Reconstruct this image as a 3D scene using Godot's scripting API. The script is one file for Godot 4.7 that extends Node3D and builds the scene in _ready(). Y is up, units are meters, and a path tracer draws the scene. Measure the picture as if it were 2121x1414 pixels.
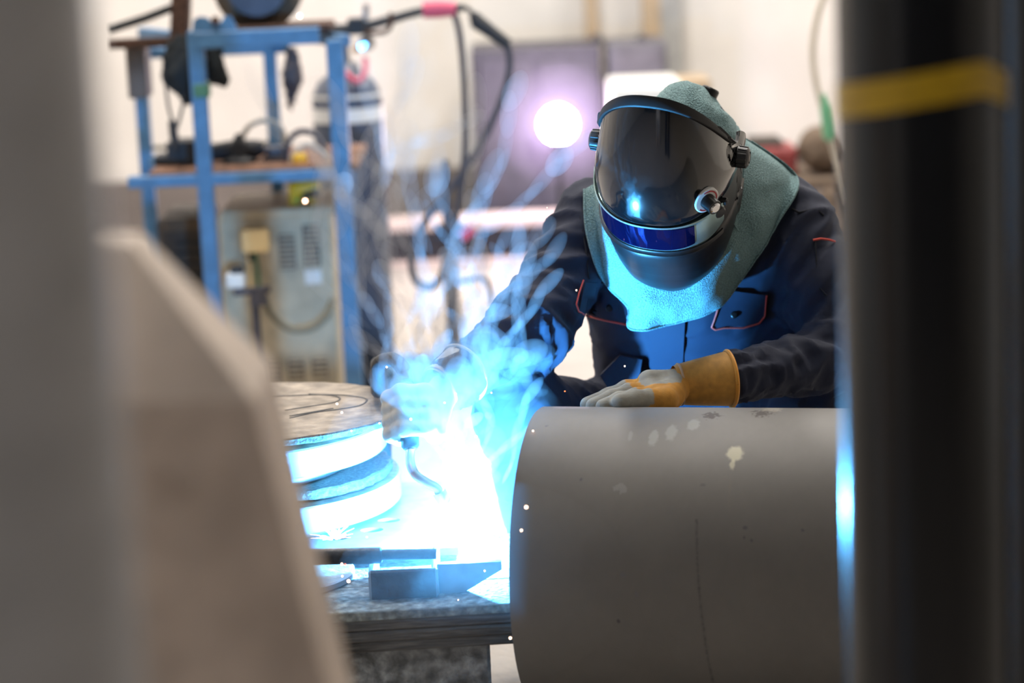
extends Node3D
# A welder crouches behind a steel pipe in a workshop. Pixels of the photograph (2121 x 1414) give directions only;
# W() places them on an upright plane at a chosen distance in metres in front of the camera.

const FOCAL := 5008.0
const EYE := Vector3(0, 1.6, 0)
var cam_basis := Basis.from_euler(Vector3(deg_to_rad(-11.0), 0, deg_to_rad(-2.5)))
var M := {}
var T := {}
var taken := {}

func ray(u: float, v: float) -> Vector3:
	return cam_basis * Vector3((u - 1060.5) / FOCAL, -(v - 707.0) / FOCAL, -1.0)

func W(u: float, v: float, z: float) -> Vector3:
	var d := ray(u, v)
	return EYE + d * (-z / d.z)

func px(n: float, z: float) -> float:
	return n * z * 1.01 / FOCAL

# ---------------------------------------------------------------- mesh building
class MB:
	var v := PackedVector3Array()
	var n := PackedVector3Array()
	var t := PackedVector2Array()
	var c := PackedColorArray()
	var ix := PackedInt32Array()
	var tint := Color(1, 1, 1)
	var tinted := false

	func vert(p: Vector3, nn: Vector3, uv := Vector2.ZERO) -> int:
		v.append(p); n.append(nn); t.append(uv); c.append(tint)
		return v.size() - 1

	func tri(a: int, b: int, d: int) -> void:
		var cr := (v[b] - v[a]).cross(v[d] - v[a])
		if cr.dot(n[a] + n[b] + n[d]) > 0.0:
			ix.append(a); ix.append(d); ix.append(b)
		else:
			ix.append(a); ix.append(b); ix.append(d)

	func flat(pts: Array, inner: Vector3) -> void:
		var nn := Vector3.ZERO
		for i in range(1, pts.size() - 1):
			nn += (pts[i] - pts[0]).cross(pts[i + 1] - pts[0])
		if nn.length() < 1e-12:
			return
		nn = nn.normalized()
		var mid := Vector3.ZERO
		for p in pts:
			mid += p / float(pts.size())
		if nn.dot(mid - inner) < 0.0:
			nn = -nn
		var k := v.size()
		for p in pts:
			vert(p, nn)
		for i in range(1, pts.size() - 1):
			tri(k, k + i, k + i + 1)

	func box(mid: Vector3, size: Vector3, b := Basis.IDENTITY, bevel := 0.004) -> MB:
		var h := size / 2.0
		var e := minf(bevel, minf(h.x, minf(h.y, h.z)) * 0.6)
		var at := func(s: Vector3, axis: int) -> Vector3:
			var q := Vector3(h.x - e, h.y - e, h.z - e)
			q[axis] = h[axis]
			return mid + b * (q * s)
		for a in 3:
			var b1 := (a + 1) % 3
			var b2 := (a + 2) % 3
			for sa in [-1.0, 1.0]:
				var pts := []
				for k in [[-1, -1], [1, -1], [1, 1], [-1, 1]]:
					var s := Vector3.ZERO
					s[a] = sa; s[b1] = k[0]; s[b2] = k[1]
					pts.append(at.call(s, a))
				flat(pts, mid)
			for s1 in [-1.0, 1.0]:
				for s2 in [-1.0, 1.0]:
					var lo := Vector3.ZERO
					lo[b1] = s1; lo[b2] = s2; lo[a] = -1.0
					var hi := lo
					hi[a] = 1.0
					flat([at.call(lo, b1), at.call(hi, b1), at.call(hi, b2), at.call(lo, b2)], mid)
		for sx in [-1.0, 1.0]:
			for sy in [-1.0, 1.0]:
				for sz in [-1.0, 1.0]:
					var s := Vector3(sx, sy, sz)
					flat([at.call(s, 0), at.call(s, 1), at.call(s, 2)], mid)
		return self

	func bar(a: Vector3, b: Vector3, w: float, h: float, bevel := 0.003, up := Vector3.UP) -> MB:
		var z := (b - a).normalized()
		var x := up.cross(z)
		if x.length() < 0.01:
			x = Vector3.RIGHT
		x = x.normalized()
		return box((a + b) / 2.0, Vector3(w, h, a.distance_to(b)), Basis(x, z.cross(x).normalized(), z), bevel)

	# smooth grid of points; the normals point away from inner where it is given
	func grid(rows: Array, close_u := false, close_v := false, inner = null, uvs = null, flip := false) -> MB:
		var R: int = rows.size()
		var C: int = rows[0].size()
		var nn := PackedVector3Array()
		nn.resize(R * C)
		var rr := R if close_v else R - 1
		var cc := C if close_u else C - 1
		for r in rr:
			for q in cc:
				var r2 := (r + 1) % R
				var q2 := (q + 1) % C
				var f: Vector3 = (rows[r2][q2] - rows[r][q]).cross(rows[r2][q] - rows[r][q2])
				nn[r * C + q] += f; nn[r * C + q2] += f; nn[r2 * C + q] += f; nn[r2 * C + q2] += f
		var k := v.size()
		for r in R:
			for q in C:
				var m := nn[r * C + q].normalized()
				if flip:
					m = -m
				if inner != null and m.dot(rows[r][q] - inner) < 0.0:
					m = -m
				vert(rows[r][q], m, uvs[r][q] if uvs != null else Vector2(q / float(C), r / float(R)))
		for r in rr:
			for q in cc:
				var a := k + r * C + q
				var b := k + r * C + (q + 1) % C
				var d := k + ((r + 1) % R) * C + q
				var e := k + ((r + 1) % R) * C + (q + 1) % C
				tri(a, b, e); tri(a, e, d)
		return self

	# a sheet with thickness: the grid, its back and its rim. side is roughly the way the front looks
	func sheet(rows: Array, thick: float, side: Vector3) -> MB:
		var R: int = rows.size()
		var C: int = rows[0].size()
		var back := []
		for r in R:
			var line := PackedVector3Array()
			for q in C:
				var du: Vector3 = rows[r][mini(q + 1, C - 1)] - rows[r][maxi(q - 1, 0)]
				var dv: Vector3 = rows[mini(r + 1, R - 1)][q] - rows[maxi(r - 1, 0)][q]
				var m := du.cross(dv).normalized()
				if m.dot(side) < 0.0:
					m = -m
				line.append(rows[r][q] - m * thick)
			back.append(line)
		var far := -side.normalized() * 100.0
		grid(rows, false, false, far)
		grid(back, false, false, -far)
		var rim := []
		for q in C: rim.append([rows[0][q], back[0][q]])
		for r in range(1, R): rim.append([rows[r][C - 1], back[r][C - 1]])
		for q in range(C - 2, -1, -1): rim.append([rows[R - 1][q], back[R - 1][q]])
		for r in range(R - 2, 0, -1): rim.append([rows[r][0], back[r][0]])
		var mid := Vector3.ZERO
		for x in rim: mid += x[0] / float(rim.size())
		for i in rim.size():
			var a = rim[i]
			var b = rim[(i + 1) % rim.size()]
			flat([a[0], b[0], b[1], a[1]], mid)
		return self

	func tube(path: Array, radius, sides := 10, squash := 1.0) -> MB:
		var rows := []
		var up := Vector3.UP
		var first: Vector3 = ((path[1] as Vector3) - path[0]).normalized()
		if absf(first.dot(up)) > 0.9:
			up = Vector3.RIGHT
		var x := up.cross(first).normalized()
		for i in path.size():
			var d: Vector3 = ((path[mini(i + 1, path.size() - 1)] as Vector3) - path[maxi(i - 1, 0)]).normalized()
			x = (x - d * x.dot(d)).normalized()
			var y := d.cross(x)
			var r: float = radius[i] if radius is Array else radius
			var line := PackedVector3Array()
			for s in sides:
				var a := TAU * s / sides
				line.append(path[i] + (x * cos(a) + y * sin(a) * squash) * r)
			rows.append(line)
		var k := v.size()
		grid(rows, true, false)
		for i in rows.size():          # radial normals point out
			for s in sides:
				var q := k + i * sides + s
				if n[q].dot(v[q] - path[i]) < 0.0:
					n[q] = -n[q]
		for i in range(ix.size() - (rows.size() - 1) * sides * 6, ix.size(), 3):
			var cr := (v[ix[i + 1]] - v[ix[i]]).cross(v[ix[i + 2]] - v[ix[i]])
			if cr.dot(n[ix[i]] + n[ix[i + 1]] + n[ix[i + 2]]) > 0.0:
				var tmp := ix[i + 1]
				ix[i + 1] = ix[i + 2]; ix[i + 2] = tmp
		flat(Array(rows[0]), path[1])
		flat(Array(rows[-1]), path[-2])
		return self

	# profile of (radius, height) turned about an axis; creased along the profile unless smooth
	func lathe(profile: Array, origin: Vector3, axis := Vector3.UP, segs := 32, smooth := false, arc := TAU) -> MB:
		var a := axis.normalized()
		var x := a.cross(Vector3(0, 0, 1) if absf(a.z) < 0.9 else Vector3.UP).normalized()
		var y := a.cross(x)
		var steps := segs + 1
		var nrm := []
		for i in profile.size() - 1:
			var d: Vector2 = profile[i + 1] - profile[i]
			nrm.append(Vector2(d.y, -d.x).normalized())
		for i in profile.size() - 1:
			var n0: Vector2 = nrm[i]
			var n1: Vector2 = nrm[i]
			if smooth:
				if i > 0: n0 = (n0 + nrm[i - 1]).normalized()
				if i < nrm.size() - 1: n1 = (n1 + nrm[i + 1]).normalized()
			var k := v.size()
			for s in steps:
				var g := arc * s / segs
				var o := x * cos(g) + y * sin(g)
				var p0: Vector2 = profile[i]
				var p1: Vector2 = profile[i + 1]
				vert(origin + o * p0.x + a * p0.y, o * n0.x + a * n0.y, Vector2(s / float(segs), p0.y))
				vert(origin + o * p1.x + a * p1.y, o * n1.x + a * n1.y, Vector2(s / float(segs), p1.y))
			for s in segs:
				var q := k + s * 2
				if profile[i].x > 1e-6: tri(q, q + 1, q + 2)
				if profile[i + 1].x > 1e-6: tri(q + 1, q + 3, q + 2)
		return self

	func ball(mid: Vector3, r: Vector3, b := Basis.IDENTITY, segs := 20, rings := 12) -> MB:
		var k := v.size()
		for i in rings + 1:
			var f := PI * i / rings
			for j in segs + 1:
				var g := TAU * j / segs
				var o := Vector3(sin(f) * cos(g), cos(f), sin(f) * sin(g))
				vert(mid + b * (o * r), (b * (o / r)).normalized(), Vector2(j / float(segs), i / float(rings)))
		for i in rings:
			for j in segs:
				var q := k + i * (segs + 1) + j
				if i > 0: tri(q, q + 1, q + segs + 2)
				if i < rings - 1: tri(q, q + segs + 2, q + segs + 1)
		return self

	# outline of points in space (flat), pushed out along depth
	func prism(outline: Array, depth: Vector3) -> MB:
		var o: Vector3 = outline[0]
		var z := depth.normalized()
		var x: Vector3 = ((outline[1] as Vector3) - o)
		x = (x - z * x.dot(z)).normalized()
		var y := z.cross(x)
		var poly := PackedVector2Array()
		var mid := Vector3.ZERO
		for p in outline:
			poly.append(Vector2((p - o).dot(x), (p - o).dot(y)))
			mid += p / float(outline.size())
		var ids := Geometry2D.triangulate_polygon(poly)
		for side in 2:
			var off := depth * side
			var k := v.size()
			for p in outline:
				vert(p + off, z if side == 1 else -z)
			for i in range(0, ids.size(), 3):
				tri(k + ids[i], k + ids[i + 1], k + ids[i + 2])
		var turn := 1.0
		var area := 0.0
		for i in poly.size():
			area += poly[i].cross(poly[(i + 1) % poly.size()])
		turn = 1.0 if area > 0 else -1.0
		for i in outline.size():
			var a: Vector3 = outline[i]
			var b: Vector3 = outline[(i + 1) % outline.size()]
			var nn := (b - a).cross(z).normalized() * turn
			var k := v.size()
			for p in [a, b, b + depth, a + depth]:
				vert(p, nn)
			tri(k, k + 1, k + 2); tri(k, k + 2, k + 3)
		return self

	func mesh() -> ArrayMesh:
		var arr := []
		arr.resize(Mesh.ARRAY_MAX)
		arr[Mesh.ARRAY_VERTEX] = v
		arr[Mesh.ARRAY_NORMAL] = n
		arr[Mesh.ARRAY_TEX_UV] = t
		if tinted:
			arr[Mesh.ARRAY_COLOR] = c
		arr[Mesh.ARRAY_INDEX] = ix
		var m := ArrayMesh.new()
		m.add_surface_from_arrays(Mesh.PRIMITIVE_TRIANGLES, arr)
		return m

# ---------------------------------------------------------------- a body from tapered capsules
static func smin(a: float, b: float, k: float) -> float:
	var h := maxf(k - absf(a - b), 0.0) / k
	return minf(a, b) - h * h * k * 0.25

static func cap_dist(p: Vector3, q: Array) -> float:
	var ab: Vector3 = q[1] - q[0]
	var s := clampf((p - q[0]).dot(ab) / maxf(ab.length_squared(), 1e-9), 0.0, 1.0)
	return p.distance_to(q[0] + ab * s) - lerpf(q[2], q[3], s)

func field(p: Vector3, caps: Array, k: float) -> float:
	var d := 9.0
	for q in caps:
		d = smin(d, cap_dist(p, q), k)
	return d

# surface nets over the smooth union of the capsules; returns {v, n, ix}
func nets(caps: Array, cell: float, k: float) -> Dictionary:
	var lo := Vector3.ONE * 1e9
	var hi := -lo
	for q in caps:
		for e in 2:
			var r: float = q[2 + e] + cell * 3.0 + k * 0.3
			lo = lo.min(q[e] - Vector3.ONE * r)
			hi = hi.max(q[e] + Vector3.ONE * r)
	var nx := int((hi.x - lo.x) / cell) + 2
	var ny := int((hi.y - lo.y) / cell) + 2
	var nz := int((hi.z - lo.z) / cell) + 2
	var f := PackedFloat32Array()
	f.resize(nx * ny * nz)
	f.fill(9.0)
	var nxy := nx * ny
	for q in caps:
		var a: Vector3 = q[0]
		var b: Vector3 = q[1]
		var ra: float = q[2]
		var rb: float = q[3]
		var m := maxf(ra, rb) + k + cell * 2.0
		var p0 := (a.min(b) - Vector3.ONE * m - lo) / cell
		var p1 := (a.max(b) + Vector3.ONE * m - lo) / cell
		var ab := b - a
		var il := 1.0 / maxf(ab.length_squared(), 1e-9)
		for z in range(maxi(int(p0.z), 0), mini(int(p1.z) + 1, nz)):
			for y in range(maxi(int(p0.y), 0), mini(int(p1.y) + 1, ny)):
				var at := z * nxy + y * nx
				for x in range(maxi(int(p0.x), 0), mini(int(p1.x) + 1, nx)):
					var p := lo + Vector3(x, y, z) * cell
					var s := clampf((p - a).dot(ab) * il, 0.0, 1.0)
					var d := p.distance_to(a + ab * s) - (ra + (rb - ra) * s)
					var e := f[at + x]
					var h := maxf(k - absf(e - d), 0.0) / k
					f[at + x] = minf(e, d) - h * h * k * 0.25
	var vs := PackedVector3Array()
	var ids := {}
	var corner := [0, 1, nx, nx + 1, nxy, nxy + 1, nxy + nx, nxy + nx + 1]
	var offs := []
	for i in 8:
		offs.append(Vector3(i & 1, (i >> 1) & 1, i >> 2))
	var edges := [[0, 1], [2, 3], [4, 5], [6, 7], [0, 2], [1, 3], [4, 6], [5, 7], [0, 4], [1, 5], [2, 6], [3, 7]]
	for z in nz - 1:
		for y in ny - 1:
			var base := z * nxy + y * nx
			for x in nx - 1:
				var i := base + x
				if f[i] > cell * 2.5 or f[i] < -cell * 2.5:
					continue
				var neg := 0
				for q in 8:
					if f[i + corner[q]] < 0.0:
						neg += 1
				if neg == 0 or neg == 8:
					continue
				var sum := Vector3.ZERO
				var cnt := 0
				for e in edges:
					var d0: float = f[i + corner[e[0]]]
					var d1: float = f[i + corner[e[1]]]
					if (d0 < 0.0) != (d1 < 0.0):
						sum += (offs[e[0]] as Vector3).lerp(offs[e[1]], d0 / (d0 - d1))
						cnt += 1
				ids[i] = vs.size()
				vs.append(lo + (Vector3(x, y, z) + sum / cnt) * cell)
	var ix := PackedInt32Array()
	for i in ids:
		for axis in 3:
			var step: int = [1, nx, nxy][axis]
			var s1: int = [nx, nxy, 1][axis]
			var s2: int = [nxy, 1, nx][axis]
			var d0 := f[i]
			var d1 := f[i + step]
			if (d0 < 0.0) == (d1 < 0.0):
				continue
			if not (ids.has(i - s1) and ids.has(i - s2) and ids.has(i - s1 - s2)):
				continue
			var a: int = ids[i]
			var b: int = ids[i - s1]
			var c: int = ids[i - s1 - s2]
			var d: int = ids[i - s2]
			if d0 < 0.0:
				ix.append_array(PackedInt32Array([a, c, b, a, d, c]))
			else:
				ix.append_array(PackedInt32Array([a, b, c, a, c, d]))
	return {"v": vs, "ix": ix}

func normals_of(d: Dictionary) -> PackedVector3Array:
	var n := PackedVector3Array()
	n.resize(d.v.size())
	var ix: PackedInt32Array = d.ix
	var v: PackedVector3Array = d.v
	for i in range(0, ix.size(), 3):
		var f := (v[ix[i + 2]] - v[ix[i]]).cross(v[ix[i + 1]] - v[ix[i]])
		n[ix[i]] += f; n[ix[i + 1]] += f; n[ix[i + 2]] += f
	for i in n.size():
		n[i] = n[i].normalized()
	return n

func mesh_of(d: Dictionary, colors = null) -> ArrayMesh:
	var arr := []
	arr.resize(Mesh.ARRAY_MAX)
	arr[Mesh.ARRAY_VERTEX] = d.v
	arr[Mesh.ARRAY_NORMAL] = normals_of(d)
	if colors != null:
		arr[Mesh.ARRAY_COLOR] = colors
	arr[Mesh.ARRAY_INDEX] = d.ix
	var m := ArrayMesh.new()
	m.add_surface_from_arrays(Mesh.PRIMITIVE_TRIANGLES, arr)
	return m

# cloth folds: pushes the points of a capsule body in and out, in waves across each limb
func fold(d: Dictionary, caps: Array, amount: float, noise: FastNoiseLite) -> void:
	var n := normals_of(d)
	var v: PackedVector3Array = d.v
	for i in v.size():
		var p := v[i]
		var best := 9.0
		var along := 0.0
		var rad := Vector3.ZERO
		var which := 0
		var amp := 1.0
		for j in caps.size():
			var q: Array = caps[j]
			var e := cap_dist(p, q)
			if e < best:
				best = e
				var ab: Vector3 = q[1] - q[0]
				var l := ab.length()
				var s := clampf((p - q[0]).dot(ab) / maxf(l * l, 1e-9), 0.0, 1.0)
				along = s * l
				rad = (p - (q[0] + ab * s)).normalized()
				which = j
				amp = q[4] if q.size() > 4 else 1.0
		var w := noise.get_noise_3d(along * 20.0 + rad.x * 0.9, rad.y * 1.1 + which * 0.02 + along * 3.0, rad.z * 1.1 + p.x * 2.0)
		var ridge := 0.5 - absf(w) * 2.0
		v[i] = p + n[i] * (ridge * amount * amp)
	d.v = v

# ---------------------------------------------------------------- naming
func numbered(called: String) -> String:
	if not taken.has(called):
		taken[called] = 0
		return called
	taken[called] += 1
	return "%s_%03d" % [called, taken[called]]

func tag(o: Node, label: String, category: String, group := "") -> Node:
	o.set_meta("label", label)
	o.set_meta("category", category)
	if group:
		o.set_meta("group", group)
	return o

func thing(called: String, label: String, category: String, at := Vector3.ZERO, group := "") -> Node3D:
	var o := Node3D.new()
	o.name = numbered(called)
	add_child(o)
	o.position = at
	tag(o, label, category, group)
	return o

# one named mesh; points are given in world space and moved into the parent's
func obj(called: String, what, m: Material, parent: Node3D = self) -> MeshInstance3D:
	var o := MeshInstance3D.new()
	o.mesh = what.mesh() if what is MB else what
	o.material_override = m
	if parent == self:
		o.name = numbered(called)
	else:
		o.name = called
	parent.add_child(o, true)
	if parent != self:
		o.global_transform = Transform3D.IDENTITY
	return o

func struct(called: String, what, m: Material) -> MeshInstance3D:
	var o := obj(called, what, m)
	o.set_meta("kind", "structure")
	return o

func curve(pts: Array, each := 8) -> Array:
	var out := []
	for i in pts.size() - 1:
		var a: Vector3 = pts[maxi(i - 1, 0)]
		var b: Vector3 = pts[i]
		var c: Vector3 = pts[i + 1]
		var d: Vector3 = pts[mini(i + 2, pts.size() - 1)]
		for s in each:
			out.append(b.cubic_interpolate(c, a, d, s / float(each)))
	out.append(pts[-1])
	return out

# ---------------------------------------------------------------- materials
func noise_tex(called: String, freq: float, octaves: int, lo: float, hi: float, size := 512, type := FastNoiseLite.TYPE_SIMPLEX_SMOOTH, bump := false) -> void:
	var f := FastNoiseLite.new()
	f.seed = called.hash() % 10000
	f.noise_type = type
	f.frequency = freq
	f.fractal_octaves = octaves
	var t := NoiseTexture2D.new()
	t.width = size
	t.height = size
	t.seamless = true
	t.noise = f
	if bump:
		t.as_normal_map = true
		t.bump_strength = hi
	else:
		var g := Gradient.new()
		g.set_color(0, Color(lo, lo, lo))
		g.set_color(1, Color(hi, hi, hi))
		t.color_ramp = g
	T[called] = t

func mat(called: String, color: Color, rough: float, metal := 0.0, tex := "", scale = 2.0, bump := "", depth := 1.0) -> StandardMaterial3D:
	var m := StandardMaterial3D.new()
	m.resource_name = called
	m.albedo_color = color
	m.roughness = rough
	m.metallic = metal
	if tex:
		m.albedo_texture = T[tex]
	if bump:
		m.normal_enabled = true
		m.normal_texture = T[bump]
		m.normal_scale = depth
	if tex or bump:
		m.uv1_triplanar = true
		m.uv1_world_triplanar = true
		m.uv1_scale = scale if scale is Vector3 else Vector3.ONE * float(scale)
	M[called] = m
	return m

func glow(called: String, color: Color, energy: float) -> StandardMaterial3D:
	var m := StandardMaterial3D.new()
	m.resource_name = called
	m.albedo_color = Color(0, 0, 0)
	m.emission_enabled = true
	m.emission = color
	m.emission_energy_multiplier = energy
	M[called] = m
	return m

func c8(r: int, g: int, b: int) -> Color:
	return Color(r / 255.0, g / 255.0, b / 255.0)

func make_materials() -> void:
	noise_tex("fine", 0.09, 3, 0.8, 1.0)
	noise_tex("blotch", 0.012, 5, 0.62, 1.0)
	noise_tex("soft", 0.008, 4, 0.82, 1.0)
	noise_tex("faint", 0.008, 4, 0.93, 1.0)
	noise_tex("suede", 0.13, 4, 0.45, 1.0)
	noise_tex("stains", 0.02, 6, 0.4, 1.0)
	noise_tex("suede_bump", 0.14, 3, 0, 5.0, 512, FastNoiseLite.TYPE_SIMPLEX_SMOOTH, true)
	noise_tex("weave_bump", 0.25, 2, 0, 3.0, 512, FastNoiseLite.TYPE_SIMPLEX_SMOOTH, true)
	noise_tex("rough_bump", 0.03, 5, 0, 8.0, 512, FastNoiseLite.TYPE_SIMPLEX_SMOOTH, true)
	mat("wall", c8(218, 214, 208), 0.9, 0, "faint", 0.4)
	mat("dado", c8(120, 112, 108), 0.8, 0, "soft", 0.6)
	mat("floor", c8(172, 165, 157), 0.75, 0, "faint", 1.1, "rough_bump", 0.25)
	mat("dark_wall", c8(84, 84, 86), 0.9, 0, "soft", 0.4)
	mat("ceiling", c8(160, 160, 158), 0.9, 0, "soft", 0.4)
	mat("beige_trim", c8(190, 168, 140), 0.7, 0, "soft", 1.0)
	mat("grey_trim", c8(172, 172, 170), 0.7, 0, "soft", 1.0)
	mat("jacket", c8(27, 35, 60), 0.82, 0, "fine", 14.0, "weave_bump", 0.5)
	M.jacket.rim_enabled = true
	M.jacket.rim = 0.08
	mat("seam", c8(24, 26, 36), 0.9)
	mat("piping", c8(214, 78, 66), 0.6)
	mat("suede", c8(152, 192, 195), 0.95, 0, "suede", 4.0, "suede_bump", 1.2)
	M.suede.rim_enabled = true
	M.suede.rim = 0.3
	mat("helmet", c8(17, 17, 19), 0.13, 0, "", 1.0)
	M.helmet.clearcoat_enabled = true
	M.helmet.clearcoat = 0.5
	M.helmet.clearcoat_roughness = 0.06
	mat("helmet_matt", c8(22, 22, 25), 0.38)
	mat("brim_matt", c8(20, 20, 23), 0.6)
	mat("black_plastic", c8(20, 20, 22), 0.35)
	mat("lens_frame", c8(168, 196, 196), 0.22, 0.75)
	mat("lens", c8(30, 34, 92), 0.05, 0.85)
	mat("white_plastic", c8(225, 225, 222), 0.4)
	mat("red_print", c8(190, 50, 60), 0.5)
	mat("chrome", c8(220, 220, 222), 0.18, 1.0)
	mat("disc_rim", c8(196, 198, 200), 0.5, 0.1, "soft", 3.0)
	mat("plate_top", c8(178, 165, 150), 0.6, 0.15, "blotch", 3.0, "rough_bump", 0.3)
	mat("cut_edge", c8(120, 108, 98), 0.7, 0.3, "stains", 9.0, "rough_bump", 1.0)
	mat("dark_steel", c8(70, 74, 80), 0.5, 0.4, "blotch", 5.0, "rough_bump", 0.3)
	mat("blue_steel", c8(150, 165, 175), 0.45, 0.2, "soft", 4.0)
	mat("weathered", c8(172, 182, 178), 0.85, 0, "stains", 4.0, "rough_bump", 0.8)
	mat("timber", c8(112, 110, 106), 0.85, 0, "stains", Vector3(1.2, 14, 6), "rough_bump", 0.8)
	mat("concrete", c8(188, 194, 198), 0.9, 0, "stains", 2.5, "rough_bump", 0.8)
	mat("black_pole", c8(17, 19, 23), 0.24, 0, "soft", 2.0)
	mat("black_matt", c8(14, 15, 18), 0.75)
	mat("yellow_tape", c8(196, 158, 22), 0.45, 0, "soft", 6.0)
	mat("grey_pole", c8(200, 200, 203), 0.6, 0, "soft", 2.0)
	mat("tan_paint", c8(236, 216, 198), 0.65, 0, "soft", 2.0)
	mat("blue_paint", c8(80, 128, 172), 0.5, 0, "soft", 3.0)
	mat("green_tape", c8(70, 112, 84), 0.6)
	mat("machine_beige", c8(205, 190, 162), 0.55, 0, "soft", 2.0)
	mat("machine_dark", c8(66, 58, 52), 0.7, 0, "soft", 2.0)
	mat("vent", c8(96, 88, 84), 0.6)
	mat("cream_plastic", c8(228, 202, 150), 0.5)
	mat("rubber", c8(34, 36, 40), 0.6)
	mat("grey_cable", c8(120, 116, 100), 0.6)
	mat("pale_cable", c8(190, 182, 168), 0.6)
	mat("red_rubber", c8(206, 84, 108), 0.5)
	mat("yellow_plastic", c8(240, 186, 40), 0.4)
	mat("orange_metal", c8(200, 140, 60), 0.4, 0.5)
	mat("cylinder_paint", c8(76, 86, 106), 0.35, 0, "soft", 3.0)
	mat("dark_cloth", c8(34, 40, 44), 0.9, 0, "fine", 10.0)
	mat("brown_cloth", c8(96, 82, 68), 0.9, 0, "fine", 10.0)
	mat("rust", c8(110, 78, 62), 0.8, 0.2, "stains", 5.0)
	mat("shelf_wood", c8(150, 108, 84), 0.8, 0, "blotch", 4.0)
	mat("cabinet_grey", c8(70, 68, 77), 0.55, 0, "soft", 2.0)
	mat("cabinet_light", c8(100, 100, 107), 0.55, 0, "soft", 2.0)
	mat("pale_steel", c8(214, 196, 190), 0.6, 0, "soft", 2.0)
	mat("brown_sack", c8(122, 104, 88), 0.9, 0, "blotch", 5.0)
	mat("red_paint", c8(150, 62, 62), 0.5, 0, "soft", 3.0)
	mat("green_plastic", c8(96, 160, 124), 0.5)
	mat("torch_body", c8(40, 44, 52), 0.5)
	mat("copper", c8(190, 120, 80), 0.35, 0.9)
	var lw := StandardMaterial3D.new()
	lw.resource_name = "leather"
	lw.vertex_color_use_as_albedo = true
	lw.roughness = 0.8
	lw.albedo_texture = T.soft
	lw.normal_enabled = true
	lw.normal_texture = T.suede_bump
	lw.normal_scale = 0.35
	lw.uv1_triplanar = true
	lw.uv1_world_triplanar = true
	lw.uv1_scale = Vector3.ONE * 9.0
	M["leather"] = lw
	mat("yellow_leather", c8(226, 164, 72), 0.65, 0, "soft", 10.0, "suede_bump", 0.25)
	mat("pale_leather", c8(206, 198, 182), 0.8, 0, "soft", 10.0, "suede_bump", 0.25)
	mat("leather_edge", c8(232, 160, 60), 0.6)
	mat("stitch", c8(200, 170, 140), 0.8)
	glow("arc_glow", Color(0.72, 0.88, 1.0), 400.0)
	glow("spark_glow", Color(1.0, 0.80, 0.68), 9.0)
	glow("spark_orange_glow", Color(1.0, 0.45, 0.25), 3.0)
	glow("tube_glow", Color(1.0, 0.97, 0.93), 9.0)
	glow("lamp_glow", Color(1.0, 0.94, 1.0), 40.0)

# ---------------------------------------------------------------- scene
var body_caps := []
const BODY_K := 0.05
var top_plate_y := 0.58

func _ready() -> void:
	# camera
	var cam := Camera3D.new()
	cam.name = "camera"
	add_child(cam)
	cam.transform = Transform3D(cam_basis, EYE)
	var lens := CameraAttributesPhysical.new()
	lens.frustum_focal_length = 85.0
	lens.frustum_focus_distance = 4.42
	lens.exposure_aperture = 2.0
	cam.attributes = lens
	cam.keep_aspect = Camera3D.KEEP_HEIGHT
	cam.fov = rad_to_deg(2.0 * atan(707.0 / FOCAL))
	cam.near = 0.1
	cam.far = 60.0
	# air and exposure
	var env := Environment.new()
	env.background_mode = Environment.BG_COLOR
	env.background_color = Color(0.03, 0.032, 0.035)
	env.tonemap_mode = Environment.TONE_MAPPER_LINEAR
	env.tonemap_exposure = 1.12
	env.volumetric_fog_enabled = true
	env.volumetric_fog_density = 0.0
	env.sdfgi_enabled = true
	env.ssao_enabled = true
	env.ssil_enabled = true
	var we := WorldEnvironment.new()
	we.name = "world"
	we.environment = env
	add_child(we)
	make_materials()
	# ceiling lamps: the light of the hall; more of them at the far end
	for s in [[-2.6, -8.9, 0.88], [0.0, -8.9, 0.88], [2.6, -8.9, 0.88], [-1.2, -5.8, 0.85], [1.5, -7.0, 0.6], [0.9, -4.9, 0.25], [-0.9, -0.1, 0.40]]:
		ceiling_lamp(Vector3(s[0], 4.55, s[1]), s[2])
	build_room()
	build_pipe()
	build_stack()
	build_person()
	build_torch()
	build_columns()
	build_rack()
	build_hanger()
	build_background()
	build_smoke()
	build_sparks()

func ceiling_lamp(at: Vector3, power: float) -> void:
	var t := thing("ceiling_lamp", "long white fluorescent ceiling lamp hung over the workshop floor", "lamp", at, "ceiling lamps of the hall")
	obj("housing", MB.new().box(at + Vector3(0, 0.06, 0), Vector3(0.34, 0.1, 1.5), Basis.IDENTITY, 0.01), M.white_plastic, t)
	for x in [-0.09, 0.09]:
		obj("glowing_tube", MB.new().tube([at + Vector3(x, -0.02, -0.7), at + Vector3(x, -0.02, 0.7)], 0.018, 10), M.tube_glow, t)
	for z in [-0.6, 0.6]:
		obj("hanger_rod", MB.new().tube([at + Vector3(0, 0.1, z), at + Vector3(0, 0.45, z)], 0.006, 6), M.chrome, t)
	var l := AreaLight3D.new()
	l.name = "lamp_light"
	l.area_size = Vector2(0.34, 1.4)
	l.light_color = Color(1.0, 0.972, 0.94)
	l.light_energy = 13.0 * power
	l.area_range = 25.0
	l.shadow_enabled = true
	t.add_child(l)
	l.position = Vector3(0, -0.05, 0)
	l.rotation_degrees = Vector3(-90, 0, 0)

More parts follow.
